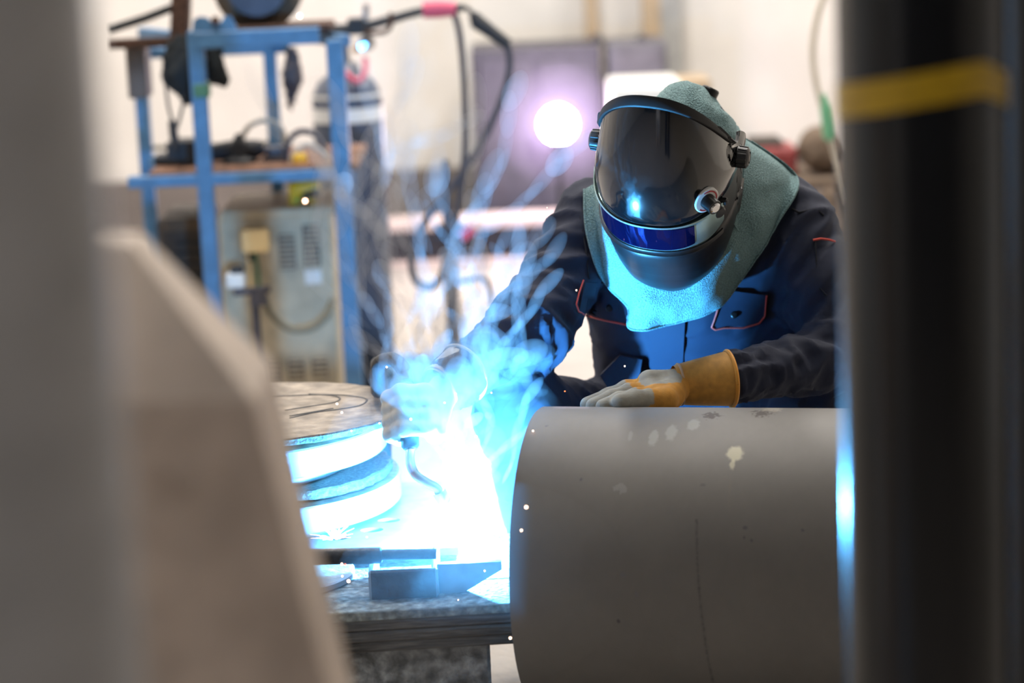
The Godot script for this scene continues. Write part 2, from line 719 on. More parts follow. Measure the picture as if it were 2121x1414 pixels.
func build_room() -> void:
	var x0 := -4.6
	var x1 := 4.6
	var z0 := -11.0
	var z1 := 2.6
	var h := 5.0
	var mid := Vector3((x0 + x1) / 2, 0, (z0 + z1) / 2)
	var sx := x1 - x0
	var sz := z1 - z0
	struct("floor", MB.new().box(mid + Vector3(0, -0.1, 0), Vector3(sx + 0.6, 0.2, sz + 0.6)), M.floor)
	struct("ceiling", MB.new().box(mid + Vector3(0, h + 0.1, 0), Vector3(sx + 0.6, 0.2, sz + 0.6)), M.ceiling)
	struct("wall_back", MB.new().box(Vector3(mid.x, h / 2, z0 - 0.1), Vector3(sx + 0.4, h, 0.2)), M.wall)
	struct("wall_front", MB.new().box(Vector3(mid.x, h / 2, z1 + 0.1), Vector3(sx + 0.4, h, 0.2)), M.dark_wall)
	struct("wall_left", MB.new().box(Vector3(x0 - 0.1, h / 2, mid.z), Vector3(0.2, h, sz)), M.wall)
	struct("wall_right", MB.new().box(Vector3(x1 + 0.1, h / 2, mid.z), Vector3(0.2, h, sz)), M.wall)
	var top := W(870, 350, 10.98).y
	struct("baseboard_back", MB.new().box(Vector3(mid.x, top / 2, z0 + 0.012), Vector3(sx, top, 0.024)), M.dado)
	for a in [[1228, 26, "beige_trim"], [1352, 36, "beige_trim"], [1392, 44, "grey_trim"]]:
		var p := W(a[0], 100, 10.9)
		var w := px(a[1], 10.9)
		struct("trim_%d" % ([1228, 1352, 1392].find(a[0]) + 1), MB.new().box(Vector3(p.x, (h + top) / 2 + 0.001, z0 + 0.05), Vector3(w, h - top, 0.1)), M[a[2]])

# ---------------------------------------------------------------- the pipe
var pipe_end: Vector3
var pipe_dir := Vector3(cos(deg_to_rad(13.0)), 0, sin(deg_to_rad(13.0)))
const PIPE_R := 0.27
const PIPE_L := 1.15

func pipe_at(u: float, v: float) -> Vector2:
	# where the line of sight meets the pipe: (metres along it, angle round it)
	var d := ray(u, v).normalized()
	var o := EYE - pipe_end
	var dp := d - pipe_dir * d.dot(pipe_dir)
	var op := o - pipe_dir * o.dot(pipe_dir)
	var a := dp.dot(dp)
	var b := 2.0 * dp.dot(op)
	var c := op.dot(op) - PIPE_R * PIPE_R
	var disc := maxf(b * b - 4.0 * a * c, 0.0)
	var t := (-b - sqrt(disc)) / (2.0 * a)
	var p := o + d * t
	var side := pipe_dir.cross(Vector3.UP)
	return Vector2(p.dot(pipe_dir), atan2(p.dot(side), p.y))

func build_pipe() -> void:
	pipe_end = W(1122, 1152, 4.2)
	# paint, stains and scratches, drawn on a sheet that is rolled round the pipe: x along it, y round it
	var w := 1024
	var h := 1024
	var im := Image.create(w, h, false, Image.FORMAT_RGB8)
	var f := FastNoiseLite.new()
	f.seed = 4
	f.frequency = 0.006
	f.fractal_octaves = 5
	var g := FastNoiseLite.new()
	g.seed = 9
	g.frequency = 0.05
	g.fractal_octaves = 3
	for y in h:
		for x in w:
			var k := 1.0 + f.get_noise_2d(x, y * 1.6) * 0.05 + g.get_noise_2d(x, y) * 0.015
			im.set_pixel(x, y, Color(0.445 * k, 0.434 * k, 0.417 * k))
	var to_tex := func(u: float, v: float) -> Vector2:
		var q := pipe_at(u, v)
		return Vector2(q.x / PIPE_L * w, (q.y / TAU + 0.5) * h)
	# [u, v, half width, half height, colour, strength, raggedness]
	var marks := [
		[1474, 859, 17, 7, Color(0.24, 0.20, 0.18), 0.9, 0.9], [1580, 854, 22, 7, Color(0.22, 0.18, 0.16), 0.9, 0.9], [1600, 846, 22, 7, Color(0.72, 0.69, 0.62), 0.6, 0.7],
		[1353, 905, 11, 20, Color(0.60, 0.62, 0.60), 0.55, 0.2], [1390, 894, 13, 19, Color(0.60, 0.62, 0.60), 0.5, 0.2], [1436, 878, 14, 14, Color(0.60, 0.62, 0.60), 0.5, 0.2], [1305, 902, 5, 12, Color(0.60, 0.62, 0.60), 0.35, 0.2],
		[1522, 938, 19, 18, Color(0.78, 0.76, 0.66), 0.85, 0.18], [1516, 962, 6, 12, Color(0.76, 0.74, 0.64), 0.8, 0.3], [1511, 1010, 3, 34, Color(0.47, 0.45, 0.42), 0.6, 0.5],
		[1420, 838, 60, 4, Color(0.42, 0.27, 0.20), 0.7, 0.8],
		[1285, 1010, 14, 10, Color(0.66, 0.68, 0.68), 0.3, 0.9], [1280, 1285, 4, 4, Color(0.25, 0.25, 0.26), 0.8, 0.4], [1543, 1092, 5, 4, Color(0.32, 0.32, 0.33), 0.7, 0.5], [1541, 1112, 3, 4, Color(0.3, 0.3, 0.32), 0.7, 0.5], [1556, 1118, 3, 3, Color(0.3, 0.3, 0.32), 0.7, 0.5],
		[1662, 1097, 4, 4, Color(0.3, 0.3, 0.32), 0.7, 0.5], [1203, 992, 3, 3, Color(0.3, 0.3, 0.32), 0.7, 0.4], [1132, 881, 4, 2, Color(0.3, 0.3, 0.34), 0.7, 0.5], [1455, 1003, 5, 2, Color(0.35, 0.34, 0.34), 0.7, 0.5], [1290, 1190, 6, 6, Color(0.42, 0.42, 0.46), 0.5, 0.6], [1318, 1230, 5, 7, Color(0.42, 0.42, 0.46), 0.4, 0.6],
	]
	for m in marks:
		var c: Vector2 = to_tex.call(m[0], m[1])
		var ex: Vector2 = to_tex.call(m[0] + m[2], m[1])
		var ey: Vector2 = to_tex.call(m[0], m[1] + m[3])
		var rx := maxf(absf(ex.x - c.x), 2.0)
		var ry := maxf(absf(ey.y - c.y), 2.0)
		for y in range(maxi(int(c.y - ry * 1.6), 0), mini(int(c.y + ry * 1.6) + 1, h)):
			for x in range(maxi(int(c.x - rx * 1.6), 0), mini(int(c.x + rx * 1.6) + 1, w)):
				var e: float = Vector2((x - c.x) / rx, (y - c.y) / ry).length() + g.get_noise_2d(x * 2.2, y * 2.2) * m[6] * 1.2
				var k := clampf((1.05 - e) * 3.0, 0.0, 1.0) * float(m[5])
				if k > 0.0:
					im.set_pixel(x, y, im.get_pixel(x, y).lerp(m[4], k))
	var scratch := [[1443, 1075], [1444, 1160], [1449, 1230], [1456, 1290], [1464, 1350], [1478, 1414]]
	for i in scratch.size() - 1:
		var a: Vector2 = to_tex.call(scratch[i][0], scratch[i][1])
		var b: Vector2 = to_tex.call(scratch[i + 1][0], scratch[i + 1][1])
		var n := int(a.distance_to(b)) + 1
		for s in n:
			var p := a.lerp(b, s / float(n))
			for dx in range(-3, 4):
				var x := int(p.x) + dx
				var k := 0.35 * exp(-dx * dx / 4.0) * (1.0 + g.get_noise_2d(p.x * 3, p.y * 3))
				im.set_pixel(x, int(p.y), im.get_pixel(x, int(p.y)).lerp(Color(0.25, 0.25, 0.25), clampf(k, 0, 1)))
	var m := mat("pipe_paint", Color(1, 1, 1), 0.55)
	m.albedo_texture = ImageTexture.create_from_image(im)
	m.normal_enabled = false
	mat("pipe_inside", c8(120, 116, 112), 0.6, 0.2, "blotch", 3.0)
	var t := thing("steel_pipe", "wide grey painted steel pipe lying in front of the kneeling welder", "pipe", pipe_end)
	var side := pipe_dir.cross(Vector3.UP)
	var segs := 120
	var rows := []
	var uvs := []
	var along := [0.0, 0.004, 0.02, 0.25, 0.5, 0.75, PIPE_L - 0.004, PIPE_L]
	for i in along.size():
		var s: float = along[i]
		var r := PIPE_R - (0.003 if i == 0 or i == along.size() - 1 else 0.0)
		var line := PackedVector3Array()
		var luv := []
		for j in segs + 1:
			var a := TAU * j / segs - PI
			line.append(pipe_end + pipe_dir * s + (Vector3.UP * cos(a) + side * sin(a)) * r)
			luv.append(Vector2(s / PIPE_L, a / TAU + 0.5))
		rows.append(line)
		uvs.append(luv)
	var b := MB.new().grid(rows, false, false, null, uvs)
	for i in b.v.size():
		var q := b.v[i] - pipe_end
		var out := q - pipe_dir * q.dot(pipe_dir)
		b.n[i] = out.normalized()
	var fixed := b.ix
	b.ix = PackedInt32Array()
	for i in range(0, fixed.size(), 3):
		b.tri(fixed[i], fixed[i + 1], fixed[i + 2])
	obj("outer_shell", b, m, t)
	var ri := PIPE_R - 0.014
	var inner := MB.new().lathe([Vector2(ri, PIPE_L), Vector2(ri, 0.0), Vector2(PIPE_R - 0.003, 0.0)], pipe_end, pipe_dir, 96)
	inner.lathe([Vector2(PIPE_R - 0.003, PIPE_L), Vector2(ri, PIPE_L)], pipe_end, pipe_dir, 96)
	obj("bore", inner, M.pipe_inside, t)
	# cradles that carry the pipe, under it
	for s in [0.3, 0.95]:
		var c: Vector3 = pipe_end + pipe_dir * s
		var low := pipe_end.y - PIPE_R
		var cr := thing("pipe_cradle", "low timber block carrying the grey steel pipe", "block", Vector3(c.x, 0, c.z), "timber blocks under the pipe")
		var half := 0.2
		var outl := []
		outl.append(c * Vector3(1, 0, 1) - side * half)
		outl.append(c * Vector3(1, 0, 1) + side * half)
		for j in 13:
			var x := half - half * 2.0 * j / 12.0
			outl.append(Vector3(c.x, pipe_end.y - sqrt(pow(PIPE_R + 0.001, 2.0) - x * x), c.z) + side * x + Vector3(0, 0.0, 0))
		obj("block", MB.new().prism(outl, pipe_dir * 0.09), M.timber, cr)
		low = low

# ---------------------------------------------------------------- discs, plates and timbers on the left
func disc(called: String, label: String, right: Vector3, radius: float, thick: float, tilt: Vector3, top: Material, rim: Material, group := "", ragged := 0.0) -> Node3D:
	# right: the point of the top edge farthest to the right; the disc reaches to the left of it
	var up := (Vector3.UP + tilt).normalized()
	var x := (Vector3.RIGHT - up * up.x).normalized()
	var z := x.cross(up)
	var mid := right - x * radius
	var t := thing(called, label, "steel plate", mid - up * thick, group)
	var n := 96
	var noise := FastNoiseLite.new()
	noise.seed = called.length() * 7 + int(radius * 1000)
	noise.frequency = 0.5
	var be := minf(0.003, thick * 0.2)
	var ring := func(r: float, y: float, jag: float) -> PackedVector3Array:
		var l := PackedVector3Array()
		for j in n:
			var a := TAU * j / n
			var q := r + noise.get_noise_2d(cos(a) * 14.0, sin(a) * 14.0 + y * 60.0) * jag
			l.append(mid + x * cos(a) * q + z * sin(a) * q + up * y)
		return l
	var side := MB.new()
	var rows := []
	for k in 5:
		var y := -be - (thick - 2 * be) * k / 4.0
		rows.append(ring.call(radius, y, ragged))
	side.grid(rows, true, false, mid - up * thick / 2)
	side.grid([ring.call(radius, -be, ragged), ring.call(radius - be, 0.0, ragged)], true, false, mid - up * thick / 2)
	side.grid([ring.call(radius, -thick + be, ragged), ring.call(radius - be, -thick, ragged)], true, false, mid - up * thick / 2)
	obj("rim", side, rim, t)
	var face := MB.new()
	for y in [0.0, -thick]:
		var l: PackedVector3Array = ring.call(radius - be, y, ragged)
		face.flat(Array(l), mid - up * thick / 2)
	obj("faces", face, top, t)
	return t

func build_stack() -> void:
	# floor upwards: concrete block, timber beam, blocks, holed plate, discs
	var zc := 4.62
	var lie := Basis(Vector3.UP, deg_to_rad(3.0))
	var deck := W(860, 1262, 4.0).y
	var sx := W(850, 1300, 4.0).x
	var lay := func(y0: float, y1: float, x: float, w: float, z: float, dep: float, bevel: float) -> MB:
		return MB.new().box(Vector3(x, (y0 + y1) / 2, -z - dep / 2), Vector3(w, y1 - y0, dep), lie, bevel)
	var yb := deck - 0.018
	var yc := yb - 0.056
	var t := thing("concrete_block", "stained grey concrete block under the timber beam", "block", Vector3(sx - 0.08, 0, -4.1))
	var ce := W(1010, 1360, 4.03).x
	obj("block", lay.call(0.0, yc, ce - 0.22, 0.44, 4.03, 0.2, 0.006), M.concrete, t)
	var beam := thing("timber_beam", "dark weathered timber beam across the concrete block", "beam", Vector3(sx, yc, -4.1))
	for k in 3:
		obj("plank", lay.call(yc + 0.056 * k / 3.0 + 0.0005, yc + 0.056 * (k + 1) / 3.0 - 0.0005, sx + [0.0, 0.006, -0.004][k], 0.52, 4.0 + [0.002, 0.0, 0.004][k], 0.15, 0.003), M.timber, beam)
	var board := thing("weathered_board", "cracked pale painted board lying on the timber beam", "board", Vector3(sx, yb, -4.15))
	for k in 3:
		obj("plank", lay.call(yb, deck, sx - 0.01, 0.52, 4.004 + k * 0.152, 0.150, 0.002), M.weathered, board)
	# channel and plate in front of the arc
	var ch := thing("steel_channel", "short dark steel channel with rounded edges below the arc", "steel section", W(835, 1220, 4.28))
	var c0 := W(765, 1190, 4.07)
	var c1 := W(905, 1190, 4.07)
	var hc := W(835, 1178, 4.07).y - deck
	var mc := Vector3((c0.x + c1.x) / 2, deck + hc / 2, -4.14)
	obj("web", MB.new().box(mc + Vector3(0, 0, 0.07), Vector3(c1.x - c0.x, hc, 0.012), Basis.IDENTITY, 0.004), M.dark_steel, ch)
	for s in [-1, 1]:
		obj("flange", MB.new().box(mc + Vector3(s * ((c1.x - c0.x) / 2 - 0.004), 0, 0.0), Vector3(0.012, hc, 0.15), Basis.IDENTITY, 0.004), M.blue_steel, ch)
	var wp := thing("work_plate", "upright steel plate lit white beside the welding arc", "steel plate", W(935, 1220, 4.25))
	var e0 := W(908, 1200, 4.09)
	var e1 := W(1040, 1195, 4.09)
	obj("plate", MB.new().prism([Vector3(e0.x, deck, -4.09), Vector3(e0.x + 0.045, deck, -4.09), Vector3(e1.x, deck + hc * 0.72, -4.09), Vector3(e1.x, deck + hc, -4.09), Vector3(e0.x, deck + hc, -4.09)], Vector3(0, 0, -0.014)), M.blue_steel, wp)
	# round bar in front of the holed plate
	var rb := thing("stepped_bar", "dark stepped round bar pointing at the welding arc", "bar", W(780, 1165, 4.22))
	var lift := Vector3(0, 0.011, 0)
	var r0 := W(600, 1166, 4.10) + lift
	var r1 := W(792, 1161, 4.10) + lift
	var r2 := W(905, 1160, 4.10) + lift
	var ax := (r2 - r0).normalized()
	obj("thick_end", MB.new().lathe([Vector2(0.0, 0), Vector2(0.013, 0), Vector2(0.0145, 0.003), Vector2(0.0145, r0.distance_to(r1) - 0.003), Vector2(0.012, r0.distance_to(r1)), Vector2(0, r0.distance_to(r1))], r0, ax, 24), M.dark_steel, rb)
	obj("thin_end", MB.new().lathe([Vector2(0.0095, 0), Vector2(0.0095, r1.distance_to(r2)), Vector2(0, r1.distance_to(r2))], r1, ax, 24), M.dark_steel, rb)
	# holed plate (slots are real holes)
	var hp := CSGCombiner3D.new()
	hp.name = "slotted_plate"
	add_child(hp)
	tag(hp, "pale blue steel base plate with oval slots under the discs", "steel plate")
	var py := W(840, 1143, 4.25).y
	var pm := Vector3(W(700, 1140, 4.4).x, py - 0.008, -4.52)
	var outline := CSGBox3D.new()
	outline.name = "plate"
	outline.size = Vector3(0.46, 0.014, 0.5)
	outline.position = pm
	outline.material = M.blue_steel
	hp.add_child(outline)
	for q in [[805, 1076, 0.055], [770, 1096, 0.055], [700, 1112, 0.05]]:
		var s := CSGCylinder3D.new()
		s.name = "slot"
		s.operation = CSGShape3D.OPERATION_SUBTRACTION
		s.radius = 0.022
		s.height = 0.1
		s.sides = 28
		var d := ray(q[0], q[1])
		var hit := EYE + d * ((py - EYE.y) / d.y)
		s.position = hit
		s.scale = Vector3(1.0, 1.0, 0.75)
		s.material = M.blue_steel
		hp.add_child(s)
	var props := thing("packing_bar", "upright square steel packing under the slotted plate", "bar", Vector3(pm.x, deck, pm.z))
	obj("bar", MB.new().box(Vector3(pm.x - 0.08, (py - 0.016) / 2, -4.62), Vector3(0.08, py - 0.016, 0.24), Basis.IDENTITY, 0.003), M.dark_steel, props)
	# discs, from the bottom up: each rests on the one below
	var G := "round steel blanks in the stack"
	var edge := func(u: float, v: float, z: float, y: float) -> Vector3:
		return Vector3(W(u, v, z).x, y, -z)
	disc("round_blank", "half hidden round blank lying on the pale board beside the channel", edge.call(735, 1188, 4.22, deck + 0.0145), 0.13, 0.014, Vector3.ZERO, M.plate_top, M.disc_rim, G)
	disc("round_blank", "small round blank with a flame-cut edge directly on the slotted plate", edge.call(745, 1090, zc - 0.08, py + 0.0095), 0.2, 0.010, Vector3.ZERO, M.plate_top, M.cut_edge, G, 0.003)
	var y3 := py + 0.0105 + 0.052
	disc("round_blank", "thick round blank blazing white in the arc light, lower in the stack", edge.call(830, 983, zc, y3), 0.29, 0.052, Vector3.ZERO, M.plate_top, M.disc_rim, G)
	disc("round_blank", "thin dark ragged flame-cut blank between the two thick blanks", edge.call(810, 955, zc, y3 + 0.021), 0.24, 0.020, Vector3.ZERO, M.cut_edge, M.cut_edge, G, 0.010)
	var y5 := y3 + 0.022 + 0.030
	disc("round_blank", "small smooth blank just under the upper thick blank", edge.call(716, 944, zc - 0.02, y5), 0.19, 0.030, Vector3.ZERO, M.plate_top, M.disc_rim, G)
	var y6 := y5 + 0.056
	disc("round_blank", "thick round blank with a pale rim, higher in the stack", edge.call(798, 858, zc, y6), 0.28, 0.055, Vector3.ZERO, M.plate_top, M.disc_rim, G)
	var y7 := y6 + 0.022
	var topdisc := disc("round_blank", "topmost thin flame-cut plate with curved dark marks on its tan face", edge.call(846, 830, zc + 0.01, y7), 0.30, 0.014, Vector3(0, 0, -0.025), M.plate_top, M.cut_edge, G, 0.006)
	top_plate_y = y7
	# slag lines cut into the top plate
	var up := (Vector3(0, 1, 0) + Vector3(0.0, 0, -0.025)).normalized()
	var on := func(u: float, v: float) -> Vector3:
		var p: Vector3 = edge.call(846, 830, zc + 0.01, y7)
		var d := ray(u, v)
		return EYE + d * ((p - EYE).dot(up) / d.dot(up)) + up * 0.0005
	for line in [[[560, 822], [640, 818], [700, 818], [740, 822], [760, 828], [745, 840], [700, 848], [650, 855], [600, 866]], [[640, 816], [690, 820], [704, 826], [690, 834], [640, 842], [590, 850]], [[600, 862], [650, 853], [690, 846]]]:
		var pts := []
		for q in line:
			pts.append(on.call(q[0], q[1]))
		obj("slag_line", MB.new().tube(curve(pts, 8), 0.0022, 6, 0.5), M.dark_steel, topdisc)

# ---------------------------------------------------------------- the welder
func surf(u: float, v: float, lift := 0.004) -> Vector3:
	# the point of the clothed body on that line of sight
	var d := ray(u, v).normalized()
	var t := 3.9
	for i in 60:
		var e := field(EYE + d * t, body_caps, BODY_K)
		if e < 0.0006:
			break
		t += e * 0.9
		if t > 5.6:
			return W(u, v, 4.75)
	return EYE + d * (t - lift)

func build_person() -> void:
	var foot_y := 0.04
	var sr := W(1232, 462, 4.74)
	var sl := W(1632, 462, 4.76)
	var er := W(1100, 678, 4.56)
	var wr := W(945, 785, 4.40)
	var el := W(1765, 735, 4.60)
	var wl := W(1515, 782, 4.40)
	var pelvis := W(1430, 930, 4.98)
	var chest := W(1425, 600, 4.82)
	var neck := W(1420, 440, 4.74)
	var head := W(1425, 290, 4.66)
	var hr := W(1360, 915, 4.98)
	var hl := W(1500, 915, 4.98)
	var kr := W(1078, 855, 4.56)
	var kl := W(1690, 850, 4.62)
	var ar := Vector3(kr.x + 0.06, 0.10, kr.z - 0.12)
	var al := Vector3(kl.x - 0.05, 0.10, kl.z - 0.2)
	body_caps = [
		[pelvis, chest, 0.145, 0.15, 0.7], [chest, W(1425, 490, 4.80), 0.15, 0.13, 0.5],
		[W(1310, 530, 4.78), W(1345, 820, 4.86), 0.105, 0.10, 1.2], [W(1545, 530, 4.78), W(1520, 820, 4.86), 0.105, 0.10, 1.2],
		[sr, sl, 0.07, 0.07, 0.5], [W(1565, 580, 4.80), W(1640, 850, 4.80), 0.10, 0.10, 1.0], [neck, head, 0.06, 0.07, 0.0], [head, head + Vector3(0, 0.01, 0.01), 0.078, 0.078, 0.0],
		[sr, er, 0.082, 0.072, 1.7], [er, wr, 0.070, 0.048, 1.5],
		[sl, el, 0.085, 0.074, 1.8], [el, wl, 0.074, 0.040, 1.8],
		[hr, kr, 0.105, 0.080, 1.2], [kr, ar, 0.078, 0.055, 1.4],
		[hl, kl, 0.105, 0.080, 1.2], [kl, al, 0.078, 0.055, 1.4],
		[Vector3(ar.x, foot_y, ar.z - 0.05), Vector3(ar.x - 0.02, foot_y, ar.z + 0.17), 0.045, 0.04, 0.0], [ar, Vector3(ar.x, foot_y, ar.z - 0.04), 0.05, 0.045, 0.0],
		[Vector3(al.x, foot_y, al.z - 0.05), Vector3(al.x + 0.02, foot_y, al.z + 0.17), 0.045, 0.04, 0.0], [al, Vector3(al.x, foot_y, al.z - 0.04), 0.05, 0.045, 0.0],
		[wr, W(900, 815, 4.36), 0.030, 0.026, 0.0], [wl, W(1440, 795, 4.37), 0.028, 0.024, 0.0],
	]
	var person := thing("person", "welder in dark navy workwear and black helmet crouching behind the grey pipe", "person", Vector3(pelvis.x, 0, pelvis.z))
	var noise := FastNoiseLite.new()
	noise.seed = 12
	noise.frequency = 0.55
	noise.fractal_octaves = 2
	var d := nets(body_caps, 0.0095, BODY_K)
	fold(d, body_caps, 0.0075, noise)
	obj("body", mesh_of(d), M.jacket, person)
	jacket_details(person)
	hood(person, head)
	helmet(person)
	glove_left(person)
	glove_right(person)

func patch(corners: Array, n: int, m: int, lift: float) -> Array:
	var rows := []
	for j in m + 1:
		var line := PackedVector3Array()
		for i in n + 1:
			var a := Vector2(corners[0][0], corners[0][1]).lerp(Vector2(corners[1][0], corners[1][1]), i / float(n))
			var b := Vector2(corners[3][0], corners[3][1]).lerp(Vector2(corners[2][0], corners[2][1]), i / float(n))
			var q := a.lerp(b, j / float(m))
			line.append(surf(q.x, q.y, lift))
		rows.append(line)
	return rows

func trace(pts: Array, lift: float) -> Array:
	var out := []
	for i in pts.size() - 1:
		for s in 6:
			var q := Vector2(pts[i][0], pts[i][1]).lerp(Vector2(pts[i + 1][0], pts[i + 1][1]), s / 6.0)
			out.append(surf(q.x, q.y, lift))
	out.append(surf(pts[-1][0], pts[-1][1], lift))
	return out

func jacket_details(person: Node3D) -> void:
	var toward := Vector3(0, 0.2, 1)
	# breast pocket flaps with red piping, press studs
	for fl in [
		{"q": [[1212, 585], [1330, 590], [1318, 676], [1200, 645]], "pipe": [[1209, 580], [1200, 606], [1194, 630], [1199, 645], [1215, 654], [1255, 664], [1300, 673]], "stud": [1262, 638]},
		{"q": [[1498, 600], [1590, 612], [1580, 670], [1476, 680]], "pipe": [[1492, 620], [1484, 650], [1474, 678], [1482, 683], [1500, 679], [1540, 679], [1572, 670], [1584, 655], [1588, 612]], "stud": [1521, 652]},
	]:
		var f := obj("pocket_flap", MB.new().sheet(patch(fl.q, 10, 8, 0.010), 0.007, toward), M.jacket, person)
		obj("piping", MB.new().tube(trace(fl.pipe, 0.0115), 0.0019, 6), M.piping, f)
		var s := surf(fl.stud[0], fl.stud[1], 0.012)
		obj("press_stud", MB.new().lathe([Vector2(0, 0.0035), Vector2(0.005, 0.003), Vector2(0.0072, 0.0012), Vector2(0.0072, -0.002)], s, toward.normalized(), 18), M.black_plastic, f)
	# front placket, hem of the jacket, shoulder seam, sleeve pocket piping
	obj("placket", MB.new().sheet(patch([[1345, 640], [1420, 640], [1412, 800], [1345, 800]], 6, 12, 0.007), 0.005, toward), M.jacket, person)
	obj("piping", MB.new().tube(trace([[1684, 497], [1700, 494], [1716, 496], [1730, 500]], 0.005), 0.0022, 6), M.piping, person)
	obj("seam", MB.new().tube(trace([[1640, 432], [1655, 440], [1668, 437], [1690, 432], [1706, 446]], 0.002), 0.0022, 6), M.seam, person)
	obj("seam", MB.new().tube(trace([[1688, 500], [1691, 540], [1692, 590], [1712, 612]], 0.002), 0.0018, 6), M.seam, person)
	obj("seam", MB.new().tube(trace([[1200, 440], [1215, 520], [1222, 600]], 0.001), 0.002, 6), M.seam, person)
	# jacket hem tab standing off the hip
	var h0 := W(1285, 735, 4.72)
	var h1 := W(1243, 778, 4.68)
	var h2 := W(1262, 808, 4.66)
	var h3 := W(1320, 806, 4.68)
	var h4 := W(1330, 745, 4.70)
	obj("jacket_hem", MB.new().prism([h0, h1, h2, h3, h4], Vector3(0.004, 0.0, -0.03)), M.jacket, person)

func cat(pts: Array, s: float) -> Vector3:
	var k := clampf(s, 0.0, 1.0) * (pts.size() - 1)
	var i := mini(int(k), pts.size() - 2)
	return (pts[i] as Vector3).cubic_interpolate(pts[i + 1], pts[maxi(i - 1, 0)], pts[mini(i + 2, pts.size() - 1)], k - i)

func hood(person: Node3D, head: Vector3) -> void:
	var h := Node3D.new()
	h.name = "leather_hood"
	person.add_child(h, true)
	h.global_position = head
	h.set_meta("label", "pale teal suede hood with a cape over the shoulders")
	var noise := FastNoiseLite.new()
	noise.seed = 5
	noise.frequency = 9.0
	noise.fractal_octaves = 3
	# cape: from the neck out to the hem, left shoulder round the chest to right shoulder (u, v, z)
	var inn := [Vector3(1500, 262, 4.70), Vector3(1535, 300, 4.62), Vector3(1540, 370, 4.57), Vector3(1520, 450, 4.55), Vector3(1480, 520, 4.54), Vector3(1420, 560, 4.54), Vector3(1360, 560, 4.54), Vector3(1300, 530, 4.55), Vector3(1262, 470, 4.58), Vector3(1250, 410, 4.62), Vector3(1248, 370, 4.70)]
	var hem := [Vector3(1556, 292, 4.86), Vector3(1652, 370, 4.76), Vector3(1610, 462, 4.66), Vector3(1560, 545, 4.62), Vector3(1492, 634, 4.60), Vector3(1412, 668, 4.60), Vector3(1308, 681, 4.60), Vector3(1300, 636, 4.62), Vector3(1246, 575, 4.64), Vector3(1215, 480, 4.68), Vector3(1210, 392, 4.74)]
	var rows := []
	var n := 96
	var m := 20
	for j in m + 1:
		var b := j / float(m)
		var line := PackedVector3Array()
		for i in n + 1:
			var s := i / float(n)
			var q := cat(inn, s).lerp(cat(hem, s), b)
			q.z -= sin(b * PI) * 0.015
			var p := W(q.x, q.y, q.z)
			p.z += noise.get_noise_3d(q.x * 0.0016, q.y * 0.0016, b * 0.1) * 0.02 * b + sin(s * 34.0) * 0.004 * b
			var o := surf(q.x, q.y, 0.016)
			if o.z > p.z and o.z < -4.3:
				p = o
			line.append(p)
		rows.append(line)
	obj("cape", MB.new().sheet(rows, 0.004, Vector3(0, 0.25, 1)), M.suede, h)
	var edge := []
	for i in n + 1:
		edge.append(rows[m][i] + Vector3(0, 0, 0.0005))
	obj("hem_edge", MB.new().tube(edge, 0.0024, 6), M.suede, h)
	var st := []
	for q in [[1498, 458], [1530, 465], [1560, 470], [1592, 488]]:
		var p := surf(q[0], q[1], 0.024)
		st.append(p)
	obj("seam", MB.new().tube(curve(st, 4), 0.0016, 5), M.suede, h)
	# crown: a soft cap over the head, drawn in to a blunt peak
	var c := W(1418, 292, 4.655)
	var crown := []
	var cn := 40
	for i in 25:
		var f := PI * 0.78 * i / 24.0
		var line := PackedVector3Array()
		for j in cn:
			var g := TAU * j / cn
			var o := Vector3(sin(f) * cos(g), cos(f), sin(f) * sin(g))
			var r := 1.0 + noise.get_noise_3d(o.x * 0.16, o.y * 0.16, o.z * 0.16) * 0.10
			r += 0.10 * exp(-pow(o.distance_to(Vector3(-0.25, 0.95, 0.1)) / 0.45, 2.0))
			line.append(c + Basis(Vector3(0, 0, 1), deg_to_rad(-16)) * (o * Vector3(0.100, 0.100, 0.112) * r))
		crown.append(line)
	obj("crown", MB.new().grid(crown, true, false, c), M.suede, h)
	# side drop between the crown and the cape
	var drop := []
	var a0 := [W(1496, 235, 4.68), W(1516, 290, 4.64), W(1520, 350, 4.60), W(1500, 430, 4.57)]
	var a1 := [W(1530, 262, 4.72), W(1550, 310, 4.66), W(1548, 390, 4.60), W(1530, 480, 4.56)]
	for j in 9:
		var line := PackedVector3Array()
		for i in 17:
			var p := cat(a0, i / 16.0).lerp(cat(a1, i / 16.0), j / 8.0)
			p.z += sin(j / 8.0 * PI) * 0.02
			line.append(p)
		drop.append(line)
	obj("side_drop", MB.new().sheet(drop, 0.004, Vector3(0.3, 0, 1)), M.suede, h)

